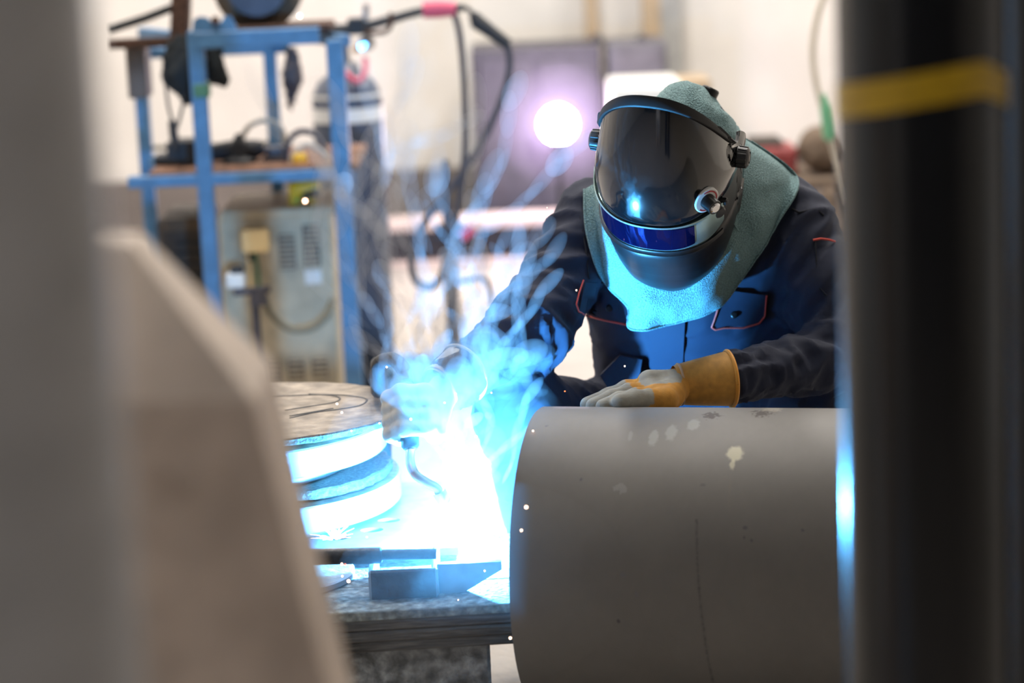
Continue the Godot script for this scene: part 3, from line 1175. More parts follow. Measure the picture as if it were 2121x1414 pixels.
func helmet(person: Node3D) -> void:
	var o := W(1388, 334, 4.50)
	var b := Basis(Vector3.UP, deg_to_rad(-22)) * Basis(Vector3.RIGHT, deg_to_rad(37)) * Basis(Vector3.BACK, deg_to_rad(-9))
	var big := 0.97
	var h := Node3D.new()
	h.name = "welding_helmet"
	person.add_child(h, true)
	h.global_position = o
	h.set_meta("label", "glossy black welding helmet with a blue filter window")
	# profile: height, half width, front depth, and how far it wraps back (degrees)
	var prof := [
		[-0.235, 0.030, 0.100, 86.0], [-0.232, 0.062, 0.118, 88.0], [-0.220, 0.085, 0.134, 92.0], [-0.195, 0.105, 0.150, 96.0], [-0.170, 0.116, 0.158, 98.0], [-0.152, 0.120, 0.162, 99.0],
		[-0.148, 0.121, 0.166, 99.0], [-0.125, 0.125, 0.171, 100.0], [-0.120, 0.126, 0.175, 100.0], [-0.095, 0.129, 0.180, 101.0], [-0.080, 0.130, 0.182, 101.0],
		[-0.076, 0.127, 0.173, 101.0], [-0.040, 0.129, 0.174, 102.0], [0.002, 0.130, 0.174, 102.0], [0.006, 0.133, 0.190, 102.0], [0.014, 0.135, 0.195, 102.0], [0.035, 0.136, 0.198, 102.0], [0.070, 0.136, 0.195, 102.0],
		[0.105, 0.134, 0.186, 102.0], [0.140, 0.131, 0.170, 102.0], [0.175, 0.128, 0.150, 102.0], [0.205, 0.126, 0.127, 102.0], [0.215, 0.126, 0.118, 102.0], [0.217, 0.129, 0.122, 102.0], [0.221, 0.131, 0.121, 102.0], [0.229, 0.131, 0.114, 102.0], [0.233, 0.130, 0.109, 102.0],
	]
	var at := func(y: float, phi: float, out: float) -> Vector3:
		var i := 0
		while i < prof.size() - 2 and prof[i + 1][0] < y:
			i += 1
		var s := clampf((y - prof[i][0]) / (prof[i + 1][0] - prof[i][0]), 0.0, 1.0)
		var a: float = lerpf(prof[i][1], prof[i + 1][1], s) + out
		var d: float = lerpf(prof[i][2], prof[i + 1][2], s) + out
		var sn := sin(phi)
		var cs := cos(phi)
		var e := 2.0 / 2.35
		var yy := y
		if y > 0.03:      # the upper edge drops from the forehead to the temples
			yy = 0.03 + (y - 0.03) * lerpf(0.16, 1.16, pow(maxf(cs, 0.0), 1.1))
		elif y < -0.08:
			yy = -0.08 + (y + 0.08) * 1.12
		return o + b * big * Vector3(a * signf(sn) * pow(absf(sn), e), yy, d * signf(cs) * pow(absf(cs), e) - 0.01)
	var strip := func(from: int, to: int) -> Array:
		var rows := []
		for i in range(from, to):
			var line := PackedVector3Array()
			for j in 73:
				line.append(at.call(prof[i][0], deg_to_rad(prof[i][3]) * (j / 36.0 - 1.0), 0.0))
			rows.append(line)
		return rows
	obj("chin_guard", MB.new().sheet(strip.call(0, 12), 0.003, b.z), M.helmet_matt, h)
	obj("window_band", MB.new().sheet(strip.call(11, 15), 0.003, b.z), M.helmet_matt, h)
	obj("brow_shell", MB.new().sheet(strip.call(14, 23), 0.003, b.z), M.helmet, h)
	obj("brim", MB.new().sheet(strip.call(22, prof.size()), 0.003, b.z), M.brim_matt, h)
	# filter window and its silvery frame
	var band := func(y0: float, y1: float, p0: float, p1: float, out: float, n: int, m: int, round_: float) -> Array:
		var rows := []
		for j in m + 1:
			var line := PackedVector3Array()
			for i in n + 1:
				var s := i / float(n)
				var edge := pow(absf(s * 2.0 - 1.0), 4.0) * round_
				line.append(at.call(lerpf(y0 + edge * (y1 - y0) * 0.3, y1 - edge * (y1 - y0) * 0.1, j / float(m)), deg_to_rad(lerpf(p0, p1, s)), out))
			rows.append(line)
		return rows
	obj("window_frame", MB.new().sheet(band.call(-0.076, 0.004, -78, 62, 0.008, 40, 8, 1.0), 0.006, b.z), M.lens_frame, h)
	obj("filter_lens", MB.new().sheet(band.call(-0.066, -0.010, -50, 32, 0.0095, 30, 6, 0.4), 0.003, b.z), M.lens, h)
	for q in [[0.005, -0.004], [-0.070, -0.078]]:
		obj("frame_lip", MB.new().sheet(band.call(q[1], q[0], -78, 60, 0.0105, 40, 2, 0.0), 0.003, b.z), M.lens_frame if q[0] > 0 else M.helmet_matt, h)
	# pivot knobs at the temples
	for s in [-1.0, 1.0]:
		var k: Vector3 = o + b * big * Vector3(0.122 * s, 0.035, 0.0)
		var axis: Vector3 = b.x * s
		var knob := MB.new().lathe([Vector2(0, 0.034), Vector2(0.008, 0.034), Vector2(0.010, 0.031), Vector2(0.012, 0.034), Vector2(0.015, 0.033), Vector2(0.019, 0.030), Vector2(0.020, 0.012), Vector2(0.016, 0.010), Vector2(0.016, -0.004)], k, axis, 24)
		for i in 12:
			var a := TAU * i / 12
			var r := (b.y * cos(a) + b.z * sin(a))
			knob.bar(k + axis * 0.013 + r * 0.0195, k + axis * 0.030 + r * 0.0185, 0.004, 0.004, 0.001, r)
		obj("pivot_knob", knob, M.black_plastic, h)
	# shade dial: printed ring, knob, bright cap
	var dp: Vector3 = at.call(0.052, deg_to_rad(46), 0.001)
	var dn := (b * Vector3(0.74, 0.05, 0.66)).normalized()
	var dial := obj("shade_dial", MB.new().lathe([Vector2(0.0, 0.0032), Vector2(0.024, 0.003), Vector2(0.026, 0.0015), Vector2(0.026, -0.004)], dp, dn, 32), M.white_plastic, h)
	obj("dial_print", MB.new().lathe([Vector2(0.019, 0.0036), Vector2(0.022, 0.0036)], dp, dn, 32, false, TAU * 0.7), M.red_print, dial)
	obj("dial_knob", MB.new().lathe([Vector2(0.0, 0.028), Vector2(0.0135, 0.028), Vector2(0.014, 0.026), Vector2(0.015, 0.002)], dp, dn, 20), M.black_plastic, dial)
	obj("dial_cap", MB.new().lathe([Vector2(0.0, 0.0305), Vector2(0.008, 0.0305), Vector2(0.0105, 0.0285), Vector2(0.0105, 0.027)], dp, dn, 24), M.chrome, dial)
	var bp: Vector3 = at.call(-0.020, deg_to_rad(57), 0.008)
	var bn := (b * Vector3(0.75, 0.0, 0.66)).normalized()
	obj("window_button", MB.new().lathe([Vector2(0, 0.004), Vector2(0.010, 0.0035), Vector2(0.0125, 0.001), Vector2(0.0125, -0.003)], bp, bn, 20), M.black_plastic, h)
	var bq: Vector3 = at.call(-0.002, deg_to_rad(62), 0.008)
	obj("window_latch", MB.new().box(bq, Vector3(0.016, 0.014, 0.012), b, 0.003), M.black_plastic, h)
	# headgear: ratchet knob behind the crown and its strap
	var rk := W(1466, 198, 4.66)
	obj("headgear_knob", MB.new().lathe([Vector2(0, 0.016), Vector2(0.016, 0.016), Vector2(0.018, 0.013), Vector2(0.018, 0.0)], rk, Vector3(0.45, 0.85, -0.1), 20), M.black_plastic, h)

func hand(caps: Array, tips: Array, parent: Node3D, called: String, yellow: Color, grey: Color, back: Vector3, back_r: float) -> MeshInstance3D:
	var d := nets(caps, 0.0032, 0.009)
	var col := PackedColorArray()
	var v: PackedVector3Array = d.v
	for p in v:
		var best := 9.0
		var which := 0
		for j in caps.size():
			var e := cap_dist(p, caps[j])
			if e < best:
				best = e
				which = j
		var c := yellow
		if which in tips:
			c = grey
		elif p.distance_to(back) < back_r:
			c = grey
		col.append(c)
	return obj(called, mesh_of(d, col), M.leather, parent)

func cuff(parent: Node3D, a: Vector3, b: Vector3, ra: float, rb: float, m: Material, em: Material) -> void:
	var rows := []
	var n := 36
	var ax := (b - a).normalized()
	var x := ax.cross(Vector3.UP).normalized()
	var y := x.cross(ax)
	for i in 13:
		var s := i / 12.0
		var r := lerpf(ra, rb, pow(s, 0.8))
		var line := PackedVector3Array()
		for j in n:
			var g := TAU * j / n
			var w := 1.0 + 0.03 * sin(g * 3.0 + 1.0) * s
			line.append(a.lerp(b, s) + (x * cos(g) + y * sin(g) * 1.05) * r * w)
		rows.append(line)
	var c := MB.new().grid(rows, true, false)
	for i in c.v.size():
		var s := clampf((c.v[i] - a).dot(ax) / a.distance_to(b), 0.0, 1.0)
		if c.n[i].dot(c.v[i] - a.lerp(b, s)) < 0.0:
			c.n[i] = -c.n[i]
	var old := c.ix
	c.ix = PackedInt32Array()
	for i in range(0, old.size(), 3):
		c.tri(old[i], old[i + 1], old[i + 2])
	var o := obj("gauntlet", c, m, parent)
	var rim := []
	for j in n + 1:
		rim.append(rows[12][j % n])
	obj("rolled_edge", MB.new().tube(rim, 0.004, 8), em, o)
	var st := []
	for j in n + 1:
		st.append(rows[1][j % n])
	obj("stitching", MB.new().tube(st, 0.0026, 6), M.stitch, o)

func glove_left(person: Node3D) -> void:
	var g := Node3D.new()
	g.name = "glove"
	person.add_child(g, true)
	g.global_position = W(1400, 800, 4.35)
	g.set_meta("label", "yellow and grey leather glove resting on the pipe")
	var caps := []
	var wrist := W(1408, 797, 4.365)
	var palm := [W(1350, 800, 4.36), W(1352, 812, 4.32), W(1362, 822, 4.285), W(1378, 828, 4.26)]
	for p in palm:
		caps.append([wrist, p, 0.026, 0.021])
	caps.append([wrist, W(1346, 792, 4.345), 0.028, 0.024])
	caps.append([palm[0], palm[1], 0.021, 0.021])
	caps.append([palm[1], palm[2], 0.021, 0.020])
	caps.append([palm[2], palm[3], 0.020, 0.019])
	var fingers := [
		[palm[0], W(1298, 806, 4.37), W(1262, 822, 4.345), W(1218, 838, 4.315)],
		[palm[1], W(1305, 812, 4.325), W(1268, 826, 4.30), W(1230, 840, 4.275)],
		[palm[2], W(1318, 822, 4.285), W(1284, 830, 4.26), W(1250, 842, 4.24)],
		[palm[3], W(1345, 826, 4.25), W(1315, 828, 4.235), W(1285, 832, 4.225)],
	]
	var tips := []
	for i in 4:
		var f: Array = fingers[i]
		var r: float = [0.0165, 0.0165, 0.016, 0.0175][i]
		caps.append([f[0], f[1], r + 0.002, r])
		caps.append([f[1], f[2], r, r])
		tips.append(caps.size())
		caps.append([f[2], f[3], r, r - 0.0015])
		tips.append(caps.size() - 2)
	# thumb: leaves the side of the palm near its base
	caps.append([W(1395, 822, 4.30), W(1372, 836, 4.265), 0.02, 0.017])
	caps.append([W(1372, 836, 4.265), W(1340, 838, 4.245), 0.017, 0.015])
	hand(caps, tips, g, "hand", c8(222, 158, 66).srgb_to_linear(), c8(176, 172, 158).srgb_to_linear(), W(1368, 784, 4.33), 0.040)
	cuff(g, W(1398, 797, 4.365), W(1512, 784, 4.385), 0.034, 0.049, M.yellow_leather, M.leather_edge)

func glove_right(person: Node3D) -> void:
	var g := Node3D.new()
	g.name = "glove"
	person.add_child(g, true)
	g.global_position = W(880, 830, 4.34)
	g.set_meta("label", "pale leather glove gripping the welding torch in the smoke")
	# the fist closes round the torch handle, which runs from a to b
	var a := W(842, 800, 4.345)
	var b := W(850, 925, 4.28)
	var ax := (b - a).normalized()
	var wrist := W(915, 805, 4.365)
	var grip := a.lerp(b, 0.45)
	var toward := (wrist - grip)
	toward = (toward - ax * toward.dot(ax)).normalized()
	var out := ax.cross(toward).normalized()
	if out.z < 0: out = -out
	var caps := []
	for i in 4:
		var at := a.lerp(b, 0.2 + i * 0.2)
		var k0 := at + toward * 0.045 + out * 0.012
		caps.append([wrist, k0, 0.028, 0.020])
		var k1 := at + toward * 0.022 + out * 0.036
		var k2 := at - toward * 0.022 + out * 0.030
		var k3 := at - toward * 0.034 - out * 0.004
		var k4 := at - toward * 0.012 - out * 0.028
		caps.append([k0, k1, 0.0155, 0.0150])
		caps.append([k1, k2, 0.0150, 0.0145])
		caps.append([k2, k3, 0.0145, 0.0140])
		caps.append([k3, k4, 0.0140, 0.0130])
	var tb := a.lerp(b, 0.12) + toward * 0.03 - out * 0.02
	caps.append([wrist, tb, 0.026, 0.019])
	caps.append([tb, a.lerp(b, 0.3) - toward * 0.005 - out * 0.034, 0.018, 0.016])
	caps.append([a.lerp(b, 0.3) - toward * 0.005 - out * 0.034, a.lerp(b, 0.45) - toward * 0.028 - out * 0.026, 0.016, 0.014])
	hand(caps, [], g, "hand", c8(214, 206, 190).srgb_to_linear(), c8(214, 206, 190).srgb_to_linear(), Vector3.ZERO, 0.0)
	cuff(g, W(905, 806, 4.362), W(962, 772, 4.415), 0.038, 0.053, M.pale_leather, M.pale_leather)

# ---------------------------------------------------------------- torch, arc, smoke, sparks
var arc_at: Vector3

func build_torch() -> void:
	arc_at = W(952, 1088, 4.28)
	var t := thing("welding_torch", "welding torch with a curved neck held over the arc", "torch", W(845, 860, 4.3))
	var a := W(842, 795, 4.347)
	var b := W(850, 930, 4.278)
	obj("handle", MB.new().tube([a, a.lerp(b, 0.06), a.lerp(b, 0.5), a.lerp(b, 0.95), b], [0.012, 0.0165, 0.018, 0.0165, 0.012], 16), M.torch_body, t)
	var neck := curve([b, W(850, 958, 4.26), W(860, 982, 4.25), W(882, 998, 4.25), W(903, 1010, 4.255), W(916, 1026, 4.26)], 6)
	obj("neck", MB.new().tube(neck, 0.0085, 12), M.copper, t)
	var n0 := W(908, 1016, 4.256)
	var n1 := W(926, 1048, 4.268)
	obj("nozzle", MB.new().lathe([Vector2(0.0, 0), Vector2(0.012, 0), Vector2(0.0125, 0.004), Vector2(0.0125, n0.distance_to(n1) * 0.7), Vector2(0.0095, n0.distance_to(n1))], n0, n1 - n0, 20), M.copper, t)
	var py := top_plate_y + 0.024
	var cb := curve([a, W(836, 765, 4.39), W(812, 744, 4.46), W(784, 756, 4.52), Vector3(-0.262, py + 0.02, -4.58), Vector3(-0.27, py, -4.68), Vector3(-0.28, py + 0.004, -4.9), Vector3(-0.28, py - 0.12, -5.02), Vector3(-0.29, 0.2, -5.06), Vector3(-0.34, 0.016, -5.2), Vector3(-0.5, 0.016, -5.8), Vector3(-0.6, 0.016, -6.4)], 8)
	obj("cable", MB.new().tube(cb, 0.014, 10), M.rubber, t)
	# the arc itself
	var arc := thing("welding_arc_light", "blinding blue white welding arc at the end of the pipe", "welding arc", arc_at)
	obj("arc_glow", MB.new().ball(arc_at, Vector3(0.013, 0.015, 0.013), Basis.IDENTITY, 16, 10), M.arc_glow, arc)
	var l := OmniLight3D.new()
	l.name = "arc_light"
	l.light_color = Color(0.07, 0.45, 1.0).linear_to_srgb()
	l.light_energy = 3.6
	l.light_size = 0.012
	l.omni_range = 30.0
	l.omni_attenuation = 2.0
	l.shadow_enabled = true
	arc.add_child(l)

func puff(parent: Node3D, at: Vector3, size: Vector3, turn: Basis, m: FogMaterial) -> void:
	var f := FogVolume.new()
	f.name = "puff"
	f.shape = RenderingServer.FOG_VOLUME_SHAPE_ELLIPSOID
	f.size = size
	f.material = m
	parent.add_child(f, true)
	f.global_transform = Transform3D(turn, at)

func build_smoke() -> void:
	var s := thing("welding_smoke", "blue lit welding smoke curling up from the arc", "smoke", arc_at)
	s.set_meta("kind", "stuff")
	var fog := {}
	for q in [["thin", 0.12], ["haze", 0.3], ["veil", 1.2], ["soft", 4.0], ["dense", 7.0], ["thick", 7.0]]:
		var m := FogMaterial.new()
		m.albedo = Color(0.96, 0.97, 1.0)
		m.density = q[1]
		fog[q[0]] = m
	var rng := RandomNumberGenerator.new()
	rng.seed = 77
	var rb := func() -> Basis:
		return Basis.from_euler(Vector3(rng.randf_range(-PI, PI), rng.randf_range(-PI, PI), rng.randf_range(-PI, PI)))
	# broad haze round the arc, then the column and its wisps: u, v, z, half width px, half height px, how many, which
	puff(s, arc_at + Vector3(-0.01, 0.06, 0.0), Vector3(0.5, 0.56, 0.4), Basis.IDENTITY, fog.thin)
	puff(s, arc_at + Vector3(-0.01, 0.03, 0.02), Vector3(0.22, 0.26, 0.20), Basis.IDENTITY, fog.thin)
	puff(s, W(1000, 1210, 3.92), Vector3(0.5, 0.36, 0.2), Basis.IDENTITY, fog.haze)
	puff(s, W(880, 1250, 3.95), Vector3(0.34, 0.22, 0.16), Basis.IDENTITY, fog.haze)
	# soft banks of smoke: u, v, z, spread across and up in pixels, how many, size, which
	var banks := [
		[1000, 970, 4.26, 35, 50, 4, 0.08, "veil"], [975, 1040, 4.26, 50, 50, 4, 0.09, "thin"], [930, 950, 4.24, 60, 50, 5, 0.09, "haze"], [945, 880, 4.20, 80, 50, 12, 0.09, "veil"],
		[925, 800, 4.17, 60, 40, 12, 0.08, "thick"], [870, 770, 4.18, 50, 30, 6, 0.07, "thick"], [960, 860, 4.19, 40, 40, 6, 0.06, "thick"],
		[905, 800, 4.18, 80, 50, 20, 0.09, "soft"], [950, 745, 4.20, 90, 45, 16, 0.09, "soft"], [820, 790, 4.20, 40, 40, 8, 0.08, "soft"],
		[850, 900, 4.18, 35, 50, 5, 0.08, "veil"], [1040, 800, 4.24, 60, 60, 10, 0.08, "veil"], [1020, 700, 4.24, 70, 45, 14, 0.08, "soft"], [1080, 760, 4.26, 50, 40, 8, 0.07, "veil"],
	]
	for q in banks:
		for i in q[5]:
			var p := W(q[0] + rng.randfn(0, 0.55) * q[3], q[1] + rng.randfn(0, 0.55) * q[4], q[2] + rng.randfn(0, 0.03))
			var r: float = q[6] * rng.randf_range(0.4, 1.1)
			puff(s, p, Vector3(r, r * rng.randf_range(0.35, 0.8), r * rng.randf_range(0.3, 0.7)), rb.call(), fog[q[7]])
	# curling strands: chains of slim puffs that rise and wander: start u, v, z, spread, how many, length of a link, width, which
	var wander := FastNoiseLite.new()
	wander.seed = 31
	wander.frequency = 2.2
	for q in [
		[960, 1000, 4.24, 40, 10, 0.034, 0.016, "dense"], [930, 880, 4.20, 60, 12, 0.036, 0.020, "dense"], [950, 780, 4.20, 80, 12, 0.040, 0.026, "dense"], [830, 800, 4.20, 30, 5, 0.034, 0.022, "dense"],
		[1030, 720, 4.26, 50, 8, 0.040, 0.026, "soft"], [900, 660, 4.28, 70, 8, 0.050, 0.034, "soft"], [930, 520, 4.36, 60, 6, 0.060, 0.036, "soft"], [760, 620, 4.34, 30, 5, 0.060, 0.032, "soft"], [740, 440, 4.40, 30, 4, 0.060, 0.032, "soft"],
	]:
		for i in q[4]:
			var p := W(q[0] + rng.randfn(0, 0.7) * q[3], q[1] + rng.randfn(0, 25.0), q[2] + rng.randfn(0, 0.025))
			var d := Vector3(rng.randfn(0, 0.5), 1.0, rng.randfn(0, 0.3)).normalized()
			for k in 6:
				var bend := Vector3(wander.get_noise_3d(p.x * 9.0, p.y * 9.0, i), wander.get_noise_3d(p.y * 9.0, p.z * 9.0, i + 40.0) * 0.5 + 0.12, wander.get_noise_3d(p.z * 9.0, p.x * 9.0, i + 80.0))
				d = (d + bend * 1.6).normalized()
				var l: float = q[5]
				var w: float = q[6] * (0.6 + 0.12 * k) * rng.randf_range(0.7, 1.3)
				var x := d.cross(Vector3(0, 0, 1)).normalized()
				puff(s, p + d * l * 0.5, Vector3(w, l * 1.9, w * 0.8), Basis(x, d, x.cross(d)), fog[q[7]])
				p += d * l

func build_sparks() -> void:
	var spots := [
		[1090, 1050, 3.75, 5.5, 0], [1080, 1098, 3.8, 4.0, 0], [1057, 1321, 3.9, 5.0, 0], [1104, 892, 4.1, 3.5, 0], [722, 1203, 3.9, 5.5, 0], [708, 1168, 3.9, 4.0, 0], [715, 1169, 3.95, 4.0, 1], [709, 1193, 3.95, 3.0, 0],
		[708, 854, 4.1, 4.0, 0], [698, 836, 4.1, 4.0, 0], [986, 904, 4.1, 4.5, 0], [851, 868, 4.15, 4.5, 0], [944, 815, 4.2, 3.0, 0], [921, 834, 4.2, 3.5, 0], [1018, 813, 4.2, 3.0, 0], [801, 760, 4.2, 3.5, 0],
		[1170, 810, 4.25, 3.0, 1], [1294, 758, 4.4, 3.2, 0], [1194, 601, 4.5, 3.0, 0], [621, 33, 3.6, 8.0, 0], [632, 416, 3.6, 8.0, 0], [728, 892, 4.15, 3.0, 0], [786, 876, 4.15, 3.0, 0], [760, 1112, 4.1, 3.0, 0], [755, 1100, 4.1, 2.0, 0],
		[1004, 1182, 4.0, 2.6, 0], [949, 1242, 4.0, 2.0, 0], [1133, 430, 4.4, 1.6, 0], [775, 941, 4.2, 2.4, 1],
	]
	for q in spots:
		var p := W(q[0], q[1], q[2])
		var o := obj("glowing_spark", MB.new().ball(p, Vector3.ONE * px(q[3] * 0.55, q[2]), Basis.IDENTITY, 10, 6), M.spark_glow if q[4] == 0 else M.spark_orange_glow)
		if q[4] == 0:
			tag(o, "tiny white hot spark flying from the arc", "spark", "white sparks in the air")
		else:
			tag(o, "tiny orange spark flying from the arc", "spark", "orange sparks in the air")
	# shower of sparks bouncing off the plate under the lower thick disc
	var rng := RandomNumberGenerator.new()
	rng.seed = 3
	var at := W(692, 1117, 4.13)
	var b := MB.new()
	for i in 34:
		var a := rng.randf_range(0.0, PI)
		var l := rng.randf_range(0.01, 0.034)
		var d := Vector3(cos(a), sin(a) * 0.8, rng.randf_range(-0.3, 0.5)).normalized()
		var p0 := at + d * rng.randf_range(0.002, 0.012)
		var p1 := p0 + d * l
		b.tube([p0, (p0 + p1) / 2 + Vector3(0, 0.0015, 0), p1], [0.0009, 0.0007, 0.0003], 4)
	var o := obj("glowing_spark_burst", b, M.spark_glow)
	tag(o, "burst of fine sparks bouncing off the plate below the blazing disc", "sparks")
	o.set_meta("kind", "stuff")

# ---------------------------------------------------------------- columns and the tan hopper near the camera
func build_columns() -> void:
	var z := 2.45
	var l := W(1742, 640, z).x
	var r := W(2086, 640, z).x
	var rad := (r - l) / 2
	var mid := Vector3((l + r) / 2, 0, -z)
	var t := thing("black_post", "glossy black round post with a band of yellow tape", "post", mid)
	obj("tube", MB.new().lathe([Vector2(0, 0), Vector2(rad, 0), Vector2(rad, 4.9), Vector2(0, 4.9)], mid, Vector3.UP, 72), M.black_pole, t)
	obj("base_plate", MB.new().box(mid + Vector3(0, 0.008, 0), Vector3(0.19, 0.016, 0.19), Basis.IDENTITY, 0.002), M.black_pole, t)
	var yb := W(1900, 195, z - rad).y
	var rows := []
	for k in 2:
		var line := PackedVector3Array()
		for j in 73:
			var a := TAU * j / 72
			var x := cos(a)
			var zz := sin(a)
			var y := yb + (k - 0.5) * 0.034 + x * 0.012 - zz * -0.006 - 0.012 * maxf(0.0, x - 0.55) * 4.0
			line.append(mid + Vector3(x * (rad + 0.0015), y, zz * (rad + 0.0015)))
		rows.append(line)
	var tape := MB.new().grid(rows, false, false)
	for i in tape.v.size():
		tape.n[i] = ((tape.v[i] - mid) * Vector3(1, 0, 1)).normalized()
	var old := tape.ix
	tape.ix = PackedInt32Array()
	for i in range(0, old.size(), 3):
		tape.tri(old[i], old[i + 1], old[i + 2])
	obj("tape_band", tape, M.yellow_tape, t)
	var l2 := W(2098, 640, z + 0.1).x
	var m2 := Vector3(l2 + rad, 0, -z - 0.12)
	var t2 := thing("black_post", "plain black round post beside the taped post", "post", m2)
	obj("tube", MB.new().lathe([Vector2(0, 0), Vector2(rad, 0), Vector2(rad, 4.9), Vector2(0, 4.9)], m2, Vector3.UP, 48), M.black_matt, t2)
	# grey column at the left edge
	var gx := W(243, 760, 1.45).x
	var gm := Vector3(gx - 0.15, 0, -1.45)
	var g := thing("grey_column", "smooth grey round column at the edge of the view", "column", gm)
	obj("tube", MB.new().lathe([Vector2(0, 0), Vector2(0.15, 0), Vector2(0.15, 4.9), Vector2(0, 4.9)], gm, Vector3.UP, 72), M.grey_pole, g)
	obj("foot_plate", MB.new().box(gm + Vector3(0, 0.01, 0), Vector3(0.4, 0.02, 0.4), Basis.IDENTITY, 0.003), M.grey_pole, g)
	# hopper: folded plate, upper face leaning back, closed sides
	var zb := 2.02
	var f0 := W(60, 832, zb)
	var f1 := W(528, 832, zb)
	var f2 := W(668, 1440, zb)
	var f3 := W(60, 1440, zb)
	var u0 := W(60, 496, zb + 0.16)
	var u1 := W(272, 504, zb + 0.16)
	var back := Vector3(0, 0, -0.17)
	var lowy := 0.62
	f2 = Vector3(f2.x + (f2.y - lowy) * 0.2, lowy, f2.z)
	f3 = Vector3(f3.x, lowy, f3.z)
	var mid_h := (f0 + f1 + f2 + f3) / 4 + back * 0.5
	var h := thing("tan_hopper", "tan painted folded steel hopper standing before the disc stack", "hopper", Vector3(mid_h.x, 0, mid_h.z))
	var up := MB.new()
	up.flat([f0, f1, u1, u0], mid_h)
	obj("upper_panel", up, M.tan_paint, h)
	var lo := MB.new()
	lo.flat([f0, f1, f2, f3], mid_h)
	obj("lower_panel", lo, M.tan_paint, h)
	var sd := MB.new()
	sd.flat([f1, f2, f2 + back, f1 + back], mid_h)
	sd.flat([u1, f1, f1 + back, u1 + back * 0.35], mid_h)
	sd.flat([u0, u1, u1 + back * 0.35, u0 + back * 0.35], mid_h + Vector3(0, -0.2, 0))
	sd.flat([u1 + back * 0.35, f1 + back, f0 + back, u0 + back * 0.35], mid_h)
	sd.flat([f1 + back, f2 + back, f3 + back, f0 + back], mid_h)
	sd.flat([f0, f3, f3 + back, f0 + back], mid_h)
	sd.flat([f2, f3, f3 + back, f2 + back], mid_h)
	obj("side_panels", sd, M.tan_paint, h)
	for q in [f2, f3]:
		for k in [0.1, 0.9]:
			var p: Vector3 = q + back * k
			p.x += 0.05 if q == f3 else -0.05
			obj("leg", MB.new().bar(Vector3(p.x, 0, p.z), Vector3(p.x, lowy, p.z), 0.04, 0.04), M.tan_paint, h)
	# weld scar on the lower panel
	obj("weld_bead", MB.new().tube([W(325, 985, zb - 0.001), W(350, 1005, zb - 0.001), W(382, 1028, zb - 0.001)], 0.004, 6), M.tan_paint, h)

# ---------------------------------------------------------------- blue rack and what stands in and on it
func upright(u: float, v0: float, v1: float, z: float, wpx: float) -> MB:
	var x := W(u, (v0 + v1) / 2, z).x
	var w := px(wpx, z)
	var y1 := W(u, v0, z).y
	var y0 := W(u, v1, z).y
	return MB.new().bar(Vector3(x, maxf(y0, 0.0), -z), Vector3(x, y1, -z), w, w, 0.004)

func level(u0: float, u1: float, v: float, z: float, hpx: float, depth := 0.04) -> MB:
	# a horizontal bar seen from u0 to u1 around row v
	var a := W(u0, v, z)
	var b := W(u1, v, z)
	var y := W((u0 + u1) / 2, v, z).y
	return MB.new().box(Vector3((a.x + b.x) / 2, y, -z), Vector3(b.x - a.x, px(hpx, z), depth), Basis.IDENTITY, 0.004)

func front_box(u0: float, u1: float, v0: float, v1: float, z: float, depth: float, bevel := 0.006) -> MB:
	var a := W(u0, (v0 + v1) / 2, z)
	var b := W(u1, (v0 + v1) / 2, z)
	var y1 := W((u0 + u1) / 2, v0, z).y
	var y0 := maxf(W((u0 + u1) / 2, v1, z).y, 0.0)
	return MB.new().box(Vector3((a.x + b.x) / 2, (y0 + y1) / 2, -z - depth / 2), Vector3(b.x - a.x, y1 - y0, depth), Basis.IDENTITY, bevel)

